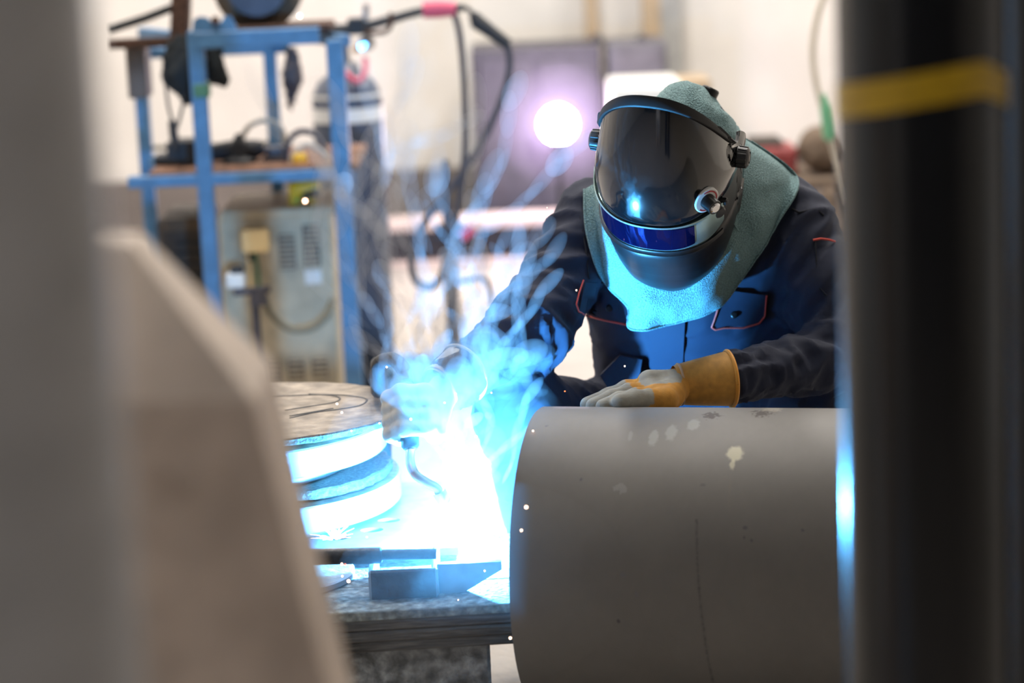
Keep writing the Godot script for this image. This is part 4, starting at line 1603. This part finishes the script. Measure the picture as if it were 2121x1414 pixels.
func build_rack() -> void:
	var zf := 6.9
	var zb := 7.4
	var rack := thing("blue_rack", "blue painted steel rack holding the welding machines", "rack", Vector3(W(570, 800, zf).x, 0, -zf))
	obj("post", upright(432, 62, 880, zf, 32), M.blue_paint, rack)
	obj("post", upright(716, 80, 880, zf, 36), M.blue_paint, rack)
	obj("post", upright(314, 110, 840, zb, 27), M.blue_paint, rack)
	obj("post", upright(580, 70, 840, zb, 26), M.blue_paint, rack)
	obj("top_beam", level(402, 662, 78, zf, 34, 0.05), M.blue_paint, rack)
	obj("rear_beam", level(300, 600, 104, zb, 22), M.blue_paint, rack)
	obj("shelf_beam", level(265, 704, 368, zf, 24), M.blue_paint, rack)
	obj("rear_rail", level(315, 590, 300, zb, 9, 0.014), M.grey_cable, rack)
	var sy := W(500, 352, zf).y
	var sx := (W(420, 352, zf).x + W(730, 352, zf).x) / 2
	obj("shelf_board", MB.new().box(Vector3(sx - 0.07, sy - 0.004, -(zf + zb) / 2), Vector3(0.6, 0.02, zb - zf + 0.02)), M.shelf_wood, rack)
	for s in [[432, 314], [716, 580]]:
		var a := W(s[0], 368, zf)
		var b := W(s[1], 340, zb)
		obj("side_rail", MB.new().bar(a, Vector3(b.x, a.y, -zb), 0.03, 0.034), M.blue_paint, rack)
		var c := W(s[0], 84, zf)
		obj("side_rail", MB.new().bar(c, Vector3(b.x, c.y, -zb), 0.03, 0.034), M.blue_paint, rack)
	# notched saddle plate on top
	var pl := []
	for q in [[398, 68], [400, 42], [412, 34], [428, 36], [432, 40], [438, 46], [446, 49], [455, 46], [461, 40], [465, 33], [478, 34], [486, 50], [494, 68]]:
		pl.append(W(q[0], q[1], zf - 0.02))
	obj("saddle_plate", MB.new().prism(pl, Vector3(0, 0, -0.012)), M.blue_paint, rack)
	obj("green_tape", upright(418, 172, 202, zf - 0.002, 33), M.green_tape, rack)
	# reel and roll carried on top
	var roll := thing("cable_reel", "brown cable reel with a dark blue core on top of the blue rack", "reel", W(530, 20, zf + 0.1))
	var rc := W(535, -30, zf + 0.12)
	obj("flange", MB.new().lathe([Vector2(0, 0), Vector2(0.13, 0), Vector2(0.13, 0.012), Vector2(0, 0.012)], rc, Vector3(0, 0, 1), 40), M.brown_cloth, roll)
	obj("core", MB.new().lathe([Vector2(0, 0.012), Vector2(0.085, 0.012), Vector2(0.085, 0.06), Vector2(0, 0.06)], rc, Vector3(0, 0, 1), 36), M.cylinder_paint, roll)
	obj("spindle", MB.new().tube([W(446, 42, zf - 0.03), W(446, 42, zf + 0.3)], 0.012, 14), M.rust, roll)
	obj("tray", level(490, 690, 56, zf + 0.12, 16, 0.2), M.rust, roll)
	var pipe := thing("rusty_bracket", "rusty steel bracket and arm at the top of the rack", "bracket", W(370, 60, zf))
	obj("arm", MB.new().bar(W(225, 92, zf + 0.1), W(400, 84, zf + 0.1), 0.03, 0.028), M.rust, pipe)
	obj("upright", MB.new().bar(W(378, -60, zf + 0.1), W(372, 96, zf + 0.1), 0.075, 0.05), M.rust, pipe)
	obj("stay", MB.new().tube([W(225, 62, zf + 0.15), W(300, 38, zf + 0.15), W(372, 10, zf + 0.12)], 0.012, 8), M.dark_cloth, pipe)
	obj("box_end", front_box(262, 302, 92, 205, zf + 0.12, 0.12), M.vent, pipe)
	# work clothes hanging from the rack
	var ck := func(called: String, label: String, caps: Array, m: Material) -> void:
		var t := thing(called, label, "jacket" if called.contains("jacket") else "strap", caps[0][0], "work things hanging on the blue rack")
		var d := nets(caps, 0.012, 0.03)
		var nz := FastNoiseLite.new()
		nz.seed = 2
		nz.frequency = 0.8
		fold(d, caps, 0.012, nz)
		obj("cloth", mesh_of(d), m, t)
	ck.call("work_jacket", "dark green work jacket hanging from the rack beside the taped post", [[W(375, 90, 6.98), W(378, 150, 6.98), 0.035, 0.05], [W(378, 150, 6.98), W(386, 205, 6.98), 0.045, 0.015], [W(360, 100, 7.0), W(366, 150, 6.99), 0.02, 0.035], [W(402, 100, 6.99), W(404, 185, 6.99), 0.02, 0.03]], M.dark_cloth)
	ck.call("work_jacket", "black work jacket sleeve hanging behind the taped post", [[W(442, 95, 7.02), W(444, 150, 7.02), 0.025, 0.025], [W(444, 150, 7.02), W(468, 172, 7.02), 0.025, 0.012]], M.dark_cloth)
	ck.call("work_jacket", "grey blue work jacket hanging at the rear of the rack", [[W(604, 110, 7.3), W(606, 160, 7.3), 0.02, 0.025], [W(606, 160, 7.3), W(602, 220, 7.3), 0.022, 0.012]], M.cabinet_grey)
	var strap := thing("tool_strap", "black strap with a buckle dangling from the rack", "strap", W(360, 250, 6.95))
	obj("webbing", MB.new().tube(curve([W(338, 110, 6.95), W(344, 180, 6.95), W(350, 225, 6.95), W(364, 265, 6.94), W(376, 230, 6.95), W(384, 190, 6.95)], 6), 0.009, 8, 0.5), M.rubber, strap)
	obj("buckle", MB.new().tube([W(356, 250, 6.94), W(360, 280, 6.94), W(366, 312, 6.94)], [0.018, 0.022, 0.010], 10, 0.6), M.rubber, strap)
	# tools on the shelf
	var shelf := sy + 0.006
	var on := func(u: float, z: float) -> Vector3:
		var p := W(u, 350, z)
		return Vector3(p.x, shelf, p.z)
	var gr := thing("angle_grinder", "black angle grinder lying on the rack shelf", "power tool", on.call(500, 7.05))
	var gp: Vector3 = on.call(500, 7.05)
	obj("body", MB.new().tube([gp + Vector3(-0.11, 0.03, 0), gp + Vector3(-0.03, 0.035, 0), gp + Vector3(0.04, 0.035, 0), gp + Vector3(0.07, 0.04, 0)], [0.022, 0.03, 0.03, 0.02], 14), M.rubber, gr)
	obj("head", MB.new().lathe([Vector2(0, 0), Vector2(0.05, 0.002), Vector2(0.05, 0.01), Vector2(0.025, 0.02), Vector2(0.022, 0.06), Vector2(0.008, 0.085), Vector2(0, 0.086)], gp + Vector3(0.0, 0.0, 0.02), Vector3.UP, 24), M.rubber, gr)
	var bx := thing("black_case", "small black tool case on the rack shelf", "case", on.call(400, 7.08))
	obj("case", MB.new().box(on.call(392, 7.08) + Vector3(0, 0.035, 0), Vector3(0.11, 0.07, 0.12)), M.rubber, bx)
	obj("lid_step", MB.new().box(on.call(349, 7.08) + Vector3(0, 0.015, 0), Vector3(0.07, 0.03, 0.1)), M.rubber, bx)
	var sp := thing("wire_spool", "pale spool with hose loops on the rack shelf", "spool", on.call(575, 7.05))
	var spp: Vector3 = on.call(572, 7.05)
	obj("spool", MB.new().lathe([Vector2(0, 0), Vector2(0.04, 0), Vector2(0.04, 0.012), Vector2(0.028, 0.014), Vector2(0.028, 0.03), Vector2(0.04, 0.032), Vector2(0.04, 0.042), Vector2(0, 0.042)], spp, Vector3.UP, 24), M.cabinet_light, sp)
	obj("hose", MB.new().tube(curve([W(495, 340, 7.1), W(500, 290, 7.1), W(520, 258, 7.1), W(555, 250, 7.1), W(585, 270, 7.1), W(592, 320, 7.1)], 6), 0.008, 8), M.pale_cable, sp)
	obj("hose", MB.new().tube(curve([W(590, 340, 7.0), W(600, 290, 7.0), W(625, 272, 7.0), W(660, 285, 7.0), W(680, 340, 7.0)], 6), 0.009, 8), M.cabinet_grey, sp)
	obj("hose", MB.new().tube(curve([W(600, 345, 6.98), W(612, 315, 6.98), W(640, 300, 6.98), W(672, 320, 6.98), W(690, 350, 6.98)], 6), 0.007, 8), M.pale_cable, sp)
	var yd := thing("yellow_drill", "yellow and black power tool standing on the beige welding machine", "power tool", W(630, 420, 7.1))
	obj("motor", MB.new().tube([W(604, 395, 7.06), W(625, 388, 7.06), W(662, 384, 7.06)], [0.026, 0.03, 0.022], 14), M.yellow_plastic, yd)
	obj("grip", MB.new().tube([W(612, 388, 7.06), W(610, 428, 7.06)], [0.022, 0.018], 12), M.yellow_plastic, yd)
	obj("gear_head", MB.new().tube([W(640, 408, 7.05), W(655, 422, 7.05)], [0.024, 0.026], 12), M.orange_metal, yd)
	obj("collar", MB.new().tube([W(628, 405, 7.05), W(662, 398, 7.05)], [0.02, 0.02], 12), M.rubber, yd)
	var yc := thing("yellow_jar", "small yellow jar on the rack shelf beside the gas cylinder", "jar", on.call(622, 6.98))
	obj("cap", MB.new().lathe([Vector2(0, 0), Vector2(0.022, 0), Vector2(0.022, 0.02), Vector2(0.016, 0.026), Vector2(0, 0.027)], on.call(622, 6.98), Vector3.UP, 20), M.yellow_plastic, yc)
	# beige welding machine
	var zm := 7.0
	var wm := thing("welding_machine", "beige welding power source with louvred vents inside the blue rack", "welding machine", Vector3(W(585, 700, zm).x, 0, -zm))
	obj("case", front_box(462, 700, 438, 862, zm, 0.36, 0.01), M.machine_beige, wm)
	obj("lid", front_box(456, 704, 432, 450, zm - 0.012, 0.385, 0.006), M.machine_beige, wm)
	var vent := func(u0: float, u1: float, v0: float, v1: float, n: int) -> void:
		var v := obj("vent", front_box(u0, u1, v0, v1, zm - 0.004, 0.01, 0.001), M.vent, wm)
		for i in n:
			var q := lerpf(v0, v1, (i + 0.5) / n)
			obj("louvre", front_box(u0 + 2, u1 - 2, q - 2.2, q + 2.2, zm - 0.012, 0.01, 0.002), M.machine_beige, v)
	vent.call(578, 612, 486, 558, 7)
	vent.call(628, 662, 466, 552, 8)
	vent.call(552, 580, 748, 790, 4)
	vent.call(597, 630, 744, 788, 4)
	vent.call(646, 678, 741, 782, 4)
	obj("rating_label", front_box(632, 666, 559, 588, zm - 0.003, 0.004, 0.001), M.white_plastic, wm)
	var jb := thing("junction_box", "small cream junction box on the front of the welding machine", "box", W(527, 500, zm - 0.05))
	obj("box", front_box(500, 556, 477, 524, zm - 0.06, 0.055, 0.006), M.cream_plastic, jb)
	obj("gland", MB.new().tube([W(520, 522, zm - 0.03), W(520, 540, zm - 0.03)], 0.008, 8), M.rubber, jb)
	obj("lead", MB.new().tube(curve([W(528, 524, zm - 0.03), W(533, 560, zm - 0.03), W(536, 596, zm - 0.04)], 5), 0.006, 8), M.green_tape, jb)
	obj("lead", MB.new().tube(curve([W(514, 524, zm - 0.03), W(518, 560, zm - 0.03), W(520, 596, zm - 0.04)], 5), 0.006, 8), M.cream_plastic, jb)
	obj("hose", MB.new().tube(curve([W(545, 612, zm - 0.05), W(566, 655, zm - 0.05), W(602, 682, zm - 0.05), W(645, 680, zm - 0.05), W(676, 655, zm - 0.04), W(690, 620, zm - 0.01)], 6), 0.010, 8), M.grey_cable, jb)
	var st := thing("clamp_stand", "black upright stand with a cross head before the welding machine", "stand", Vector3(W(535, 700, zm - 0.09).x, 0, -zm + 0.09))
	obj("pole", upright(537, 605, 900, zm - 0.09, 16), M.cabinet_grey, st)
	obj("cross_head", MB.new().bar(W(484, 606, zm - 0.09), W(560, 598, zm - 0.09), 0.02, 0.02), M.cabinet_grey, st)
	obj("hub", MB.new().lathe([Vector2(0, 0), Vector2(0.028, 0), Vector2(0.022, 0.05), Vector2(0, 0.05)], W(537, 630, zm - 0.09), Vector3.UP, 16), M.cabinet_grey, st)
	obj("foot", MB.new().box(Vector3(W(537, 700, zm - 0.09).x, 0.01, -zm + 0.09), Vector3(0.12, 0.02, 0.12)), M.cabinet_grey, st)
	var ws := thing("switch_box", "small white switch with a black cap on the clamp stand", "switch", W(485, 580, zm - 0.1))
	obj("body", front_box(467, 506, 566, 598, zm - 0.1, 0.04, 0.006), M.white_plastic, ws)
	obj("cap", front_box(476, 504, 552, 568, zm - 0.1, 0.035, 0.005), M.rubber, ws)
	var dm := thing("dark_machine", "dark brown welding machine behind the corner post of the rack", "welding machine", Vector3(W(385, 700, 7.15).x, 0, -7.15))
	obj("case", front_box(338, 440, 452, 850, 7.15, 0.35, 0.01), M.machine_dark, dm)
	obj("front_rail", front_box(338, 440, 452, 478, 7.13, 0.02, 0.004), M.brown_cloth, dm)
	for i in 6:
		obj("louvre", front_box(362, 424, 500 + i * 22, 508 + i * 22, 7.14, 0.012, 0.003), M.rubber, dm)
	# gas cylinder
	var zc := 7.62
	var cb := W(735, 500, zc)
	var top := W(728, 175, zc).y
	var base := Vector3(cb.x, 0, -zc)
	var gc := thing("gas_cylinder", "dark blue grey gas cylinder with white bands beside the rack", "gas cylinder", base)
	var r := px(72, zc)
	var neck := W(728, 128, zc).y
	obj("body", MB.new().lathe([Vector2(0, 0), Vector2(r * 0.9, 0.0), Vector2(r, 0.02), Vector2(r, top - 0.06), Vector2(r * 0.97, top - 0.03), Vector2(r * 0.8, top + 0.01), Vector2(r * 0.5, top + 0.035), Vector2(r * 0.3, neck), Vector2(0, neck)], base, Vector3.UP, 48, true), M.cylinder_paint, gc)
	for q in [[190, 206], [226, 256]]:
		var y0 := W(728, q[1], zc - r).y
		var y1 := W(728, q[0], zc - r).y
		var rr: float = r + 0.001
		if y1 > top - 0.06:
			y1 = top - 0.06
		obj("white_band", MB.new().lathe([Vector2(rr, y0), Vector2(rr, maxf(y1, y0 + 0.012))], base, Vector3.UP, 48), M.white_plastic, gc)
	obj("valve", MB.new().lathe([Vector2(0.016, neck), Vector2(0.014, neck + 0.05), Vector2(0.024, neck + 0.055), Vector2(0.024, neck + 0.075), Vector2(0, neck + 0.08)], base, Vector3.UP, 20), M.dark_steel, gc)
	obj("regulator", MB.new().lathe([Vector2(0, 0), Vector2(0.026, 0), Vector2(0.026, 0.03), Vector2(0, 0.034)], W(757, 88, zc - 0.05), Vector3(0.2, 0, 1), 24), M.chrome, gc)
	obj("regulator_stem", MB.new().tube([W(757, 62, zc - 0.04), W(758, 8, zc - 0.04)], 0.012, 12), M.chrome, gc)
	obj("regulator_arm", MB.new().tube([W(735, 105, zc), W(757, 88, zc - 0.04)], 0.01, 8), M.orange_metal, gc)
	obj("hose", MB.new().tube(curve([W(756, 120, zc - 0.06), W(756, 150, zc - 0.09), W(742, 168, zc - 0.11), W(722, 158, zc - 0.11), W(708, 140, zc - 0.1)], 6), 0.009, 8), M.red_rubber, gc)

func build_hanger() -> void:
	var z := 7.3
	var t := thing("torch_hanger", "black swing arm with red tape carrying a welding torch lead", "hanger", W(870, 40, z))
	obj("arm", MB.new().tube(curve([W(668, 64, z), W(740, 58, z), W(810, 40, z), W(880, 22, z), W(960, 16, z)], 4), [0.018, 0.018, 0.018, 0.018, 0.016, 0.016, 0.015, 0.015, 0.015, 0.014, 0.014, 0.014, 0.013, 0.013, 0.012, 0.012, 0.012], 10), M.rubber, t)
	obj("red_tape", MB.new().tube([W(876, 20, z), W(908, 18, z), W(944, 18, z)], [0.026, 0.028, 0.022], 12), M.red_rubber, t)
	obj("hook", MB.new().tube(curve([W(745, 66, z - 0.03), W(790, 68, z - 0.03), W(808, 56, z - 0.03), W(810, 36, z - 0.03), W(808, 26, z - 0.03)], 5), 0.007, 8), M.rust, t)
	obj("clamp", MB.new().box(W(738, 54, z - 0.02), Vector3(0.05, 0.05, 0.05)), M.rubber, t)
	obj("lead", MB.new().tube(curve([W(940, 25, z), W(952, 70, z), W(960, 150, z), W(964, 250, z), W(962, 330, z), W(950, 420, z), W(940, 480, z)], 6), 0.010, 8), M.cabinet_grey, t)
	var g := thing("spare_torch", "spare welding torch hooked over the swing arm with its cable", "torch", W(1000, 50, z))
	obj("handle", MB.new().tube([W(980, 28, z), W(988, 45, z), W(1020, 68, z), W(1052, 92, z)], [0.014, 0.024, 0.020, 0.018], 12), M.rubber, g)
	obj("neck", MB.new().tube(curve([W(945, 16, z), W(965, 16, z), W(985, 34, z)], 5), 0.007, 8), M.rubber, g)
	obj("cable", MB.new().tube(curve([W(1050, 90, z), W(1056, 130, z), W(1046, 185, z), W(1018, 255, z), W(985, 315, z), W(945, 375, z), W(905, 425, z), W(868, 480, z), W(852, 540, z), W(862, 582, z), W(892, 594, z), W(918, 565, z), W(932, 500, z)], 6), 0.0115, 10), M.cabinet_grey, g)
	obj("tag", MB.new().box(W(968, 482, z), Vector3(0.05, 0.035, 0.004), Basis(Vector3.BACK, deg_to_rad(35)), 0.001), M.red_rubber, g)
	var zp := 7.4
	var x := W(935, 600, zp).x
	var s := thing("cable_stand", "dark upright stand with cable hooks on a blue base", "stand", Vector3(x, 0, -zp))
	var yt := W(945, 330, zp).y
	obj("pole", MB.new().tube([Vector3(x, 0.05, -zp), Vector3(x, 0.45, -zp), Vector3(x, W(940, 470, zp).y, -zp), Vector3(x, yt, -zp)], [0.022, 0.020, 0.018, 0.010], 14), M.cabinet_grey, s)
	obj("base", MB.new().box(Vector3(x - 0.09, 0.055, -zp + 0.02), Vector3(0.3, 0.11, 0.26)), M.blue_paint, s)
	obj("hook", MB.new().tube(curve([Vector3(x, W(940, 585, zp).y, -zp), W(970, 580, zp), W(1000, 576, zp), W(1015, 600, zp), W(1018, 640, zp)], 6), 0.008, 8), M.cabinet_grey, s)
	obj("bracket", MB.new().box(W(932, 480, zp), Vector3(0.09, 0.05, 0.05)), M.cabinet_grey, s)

func build_background() -> void:
	# steel beam lying along the far wall
	var zb := 10.0
	var b := thing("steel_beam", "long pale steel beam lying on the floor along the far wall", "beam", W(900, 500, zb) * Vector3(1, 0, 1))
	var x0 := W(560, 460, zb).x
	var x1 := W(1700, 460, zb).x
	var yt := W(1000, 446, zb).y
	for q in [[yt - 0.02, 0.04, 0.2, "pale_steel"], [0.012, 0.024, 0.2, "pale_steel"]]:
		obj("flange", MB.new().box(Vector3((x0 + x1) / 2, q[0], -zb), Vector3(x1 - x0, q[1], q[2]), Basis.IDENTITY, 0.004), M[q[3]], b)
	obj("web", MB.new().box(Vector3((x0 + x1) / 2, yt / 2, -zb), Vector3(x1 - x0, yt - 0.04, 0.02), Basis.IDENTITY, 0.002), M.cabinet_grey, b)
	# dark cabinets
	var c := thing("dark_cabinet", "tall dark grey machine cabinet standing behind the work lamp", "cabinet", Vector3(W(1120, 300, 10.3).x, 0, -10.3))
	obj("case", front_box(984, 1252, 98, 560, 10.3, 0.45, 0.01), M.cabinet_grey, c)
	obj("door", front_box(1000, 1112, 120, 540, 10.285, 0.02, 0.004), M.cabinet_grey, c)
	obj("door", front_box(1124, 1240, 120, 540, 10.285, 0.02, 0.004), M.cabinet_grey, c)
	obj("handle", front_box(1100, 1106, 290, 330, 10.26, 0.03, 0.004), M.rubber, c)
	obj("handle", front_box(1132, 1138, 290, 330, 10.26, 0.03, 0.004), M.rubber, c)
	var c2 := thing("grey_cabinet", "lower grey machine cabinet between the dark cabinet and the pillar", "cabinet", Vector3(W(1325, 300, 10.4).x, 0, -10.4))
	obj("case", front_box(1266, 1388, 88, 560, 10.4, 0.4, 0.01), M.cabinet_light, c2)
	obj("door", front_box(1268, 1378, 104, 540, 10.39, 0.015, 0.004), M.cabinet_light, c2)
	for u in [1236, 1330]:
		obj("lifting_lug", MB.new().lathe([Vector2(0, 0), Vector2(0.03, 0), Vector2(0.024, 0.03), Vector2(0.01, 0.045), Vector2(0, 0.045)], W(u, 92, 10.5), Vector3.UP, 16), M.cabinet_grey, c2 if u > 1300 else c)
	# work lamp
	var zl := 9.7
	var lp := W(1156, 258, zl)
	var l := thing("work_lamp", "dazzling round globe lamp glowing in front of the dark cabinet", "lamp", Vector3(lp.x, 0, lp.z))
	obj("lamp_glow", MB.new().ball(lp, Vector3(0.075, 0.075, 0.075), Basis.IDENTITY, 24, 14), M.lamp_glow, l)
	obj("collar", MB.new().lathe([Vector2(0.0, -0.11), Vector2(0.03, -0.11), Vector2(0.034, -0.066), Vector2(0.0, -0.066)], lp, Vector3.UP, 24), M.rubber, l)
	obj("stand", MB.new().tube([lp + Vector3(0, -0.1, 0), Vector3(lp.x, 0.03, lp.z)], 0.012, 10), M.rubber, l)
	obj("foot", MB.new().box(Vector3(lp.x, 0.012, lp.z), Vector3(0.22, 0.024, 0.2)), M.rubber, l)
	var s := OmniLight3D.new()
	s.name = "lamp_light"
	s.light_color = Color(1.0, 0.88, 1.0)
	s.light_energy = 0.3
	s.light_size = 0.06
	s.omni_range = 25.0
	s.omni_attenuation = 2.0
	s.shadow_enabled = true
	l.add_child(s)
	s.global_position = lp
	var mist := FogMaterial.new()
	mist.albedo = Color(0.9, 0.82, 1.0)
	mist.density = 0.22
	var hz_ := thing("lamp_haze", "violet welding haze hanging round the dazzling work lamp", "haze", lp)
	hz_.set_meta("kind", "stuff")
	puff(hz_, lp, Vector3(0.5, 0.5, 0.4), Basis.IDENTITY, mist)
	# white cabinet behind the head
	var wc := thing("white_cabinet", "white metal cabinet with a tan box on it behind the welder's head", "cabinet", Vector3(W(1360, 300, 9.2).x, 0, -9.2))
	obj("case", front_box(1276, 1420, 172, 700, 9.2, 0.4, 0.01), M.white_plastic, wc)
	obj("door", front_box(1284, 1412, 182, 690, 9.19, 0.012, 0.004), M.white_plastic, wc)
	var tb := thing("tan_carton", "tan carton standing beside the white cabinet", "box", W(1450, 300, 9.25) * Vector3(1, 0, 1))
	obj("carton", front_box(1404, 1480, 166, 700, 9.62, 0.3, 0.006), M.beige_trim, tb)
	# red tool chest on a bench, sacks, hose, bottle
	var zr := 8.9
	var bench := thing("work_bench", "low brown bench carrying the red tool chest", "bench", W(1620, 500, zr) * Vector3(1, 0, 1))
	var by := W(1600, 366, zr).y
	var bx0 := W(1500, 366, zr).x
	var bx1 := W(1790, 366, zr).x
	obj("top", MB.new().box(Vector3((bx0 + bx1) / 2, by - 0.015, -zr - 0.1), Vector3(bx1 - bx0, 0.03, 0.5)), M.brown_sack, bench)
	for q in [[bx0 + 0.04, -zr + 0.1], [bx1 - 0.04, -zr + 0.1], [bx0 + 0.04, -zr - 0.3], [bx1 - 0.04, -zr - 0.3]]:
		obj("leg", MB.new().bar(Vector3(q[0], 0, q[1]), Vector3(q[0], by - 0.03, q[1]), 0.05, 0.05), M.brown_sack, bench)
	var rt := thing("red_tool_chest", "dull red tool chest with a dark lid on the bench", "tool chest", W(1600, 366, zr))
	obj("chest", front_box(1556, 1652, 306, 366, zr, 0.22, 0.008), M.red_paint, rt)
	obj("drawer", front_box(1562, 1646, 316, 334, zr - 0.006, 0.01, 0.002), M.red_paint, rt)
	obj("drawer", front_box(1562, 1646, 340, 360, zr - 0.006, 0.01, 0.002), M.red_paint, rt)
	obj("lid", front_box(1556, 1624, 290, 306, zr + 0.02, 0.18, 0.008), M.machine_dark, rt)
	for q in [[1706, 0.085, 0.10, zr + 0.02, by, "brown sack slumped on the bench beside the red tool chest"], [1712, 0.10, 0.0, zr - 0.42, 0.0, "tall brown sack standing on the floor before the bench"]]:
		var base := W(q[0], 340, q[3])
		base.y = q[4]
		var t := thing("cloth_sack", q[5], "sack", base)
		var rr: float = q[1]
		var high: float = W(q[0], 285 if q[4] > 0.0 else 392, q[3]).y - base.y
		var caps := [[base + Vector3(-0.01, rr + 0.008, 0), base + Vector3(0.01, high * 0.6, 0), rr, rr * 0.85], [base + Vector3(0.01, high * 0.6, 0), base + Vector3(0.01, high * 0.95, 0), rr * 0.7, rr * 0.3]]
		var d := nets(caps, 0.014, 0.04)
		var nz := FastNoiseLite.new()
		nz.seed = 8
		nz.frequency = 0.7
		fold(d, caps, 0.014, nz)
		obj("sack", mesh_of(d), M.brown_sack, t)
	var hz := 8.0
	var hose := thing("pale_hose", "pale hose hanging in a loose curve beside the black post", "hose", W(1700, 100, hz))
	obj("hose", MB.new().tube(curve([W(1780, -100, hz) * Vector3(1, 0, 1) + Vector3(0, 5.0, 0), W(1775, -260, hz), W(1735, -60, hz), W(1700, 10, hz), W(1684, 90, hz), W(1688, 160, hz), W(1705, 230, hz), W(1725, 300, hz), W(1760, 420, hz)], 8), 0.011, 8), M.pale_cable, hose)
	var gb := thing("green_bottle", "green plastic bottle hung on the pale hose", "bottle", W(1716, 250, hz))
	obj("bottle", MB.new().tube([W(1706, 196, hz - 0.03), W(1709, 210, hz - 0.03), W(1712, 225, hz - 0.03), W(1719, 280, hz - 0.03), W(1720, 290, hz - 0.03)], [0.010, 0.012, 0.022, 0.024, 0.016], 14), M.green_plastic, gb)
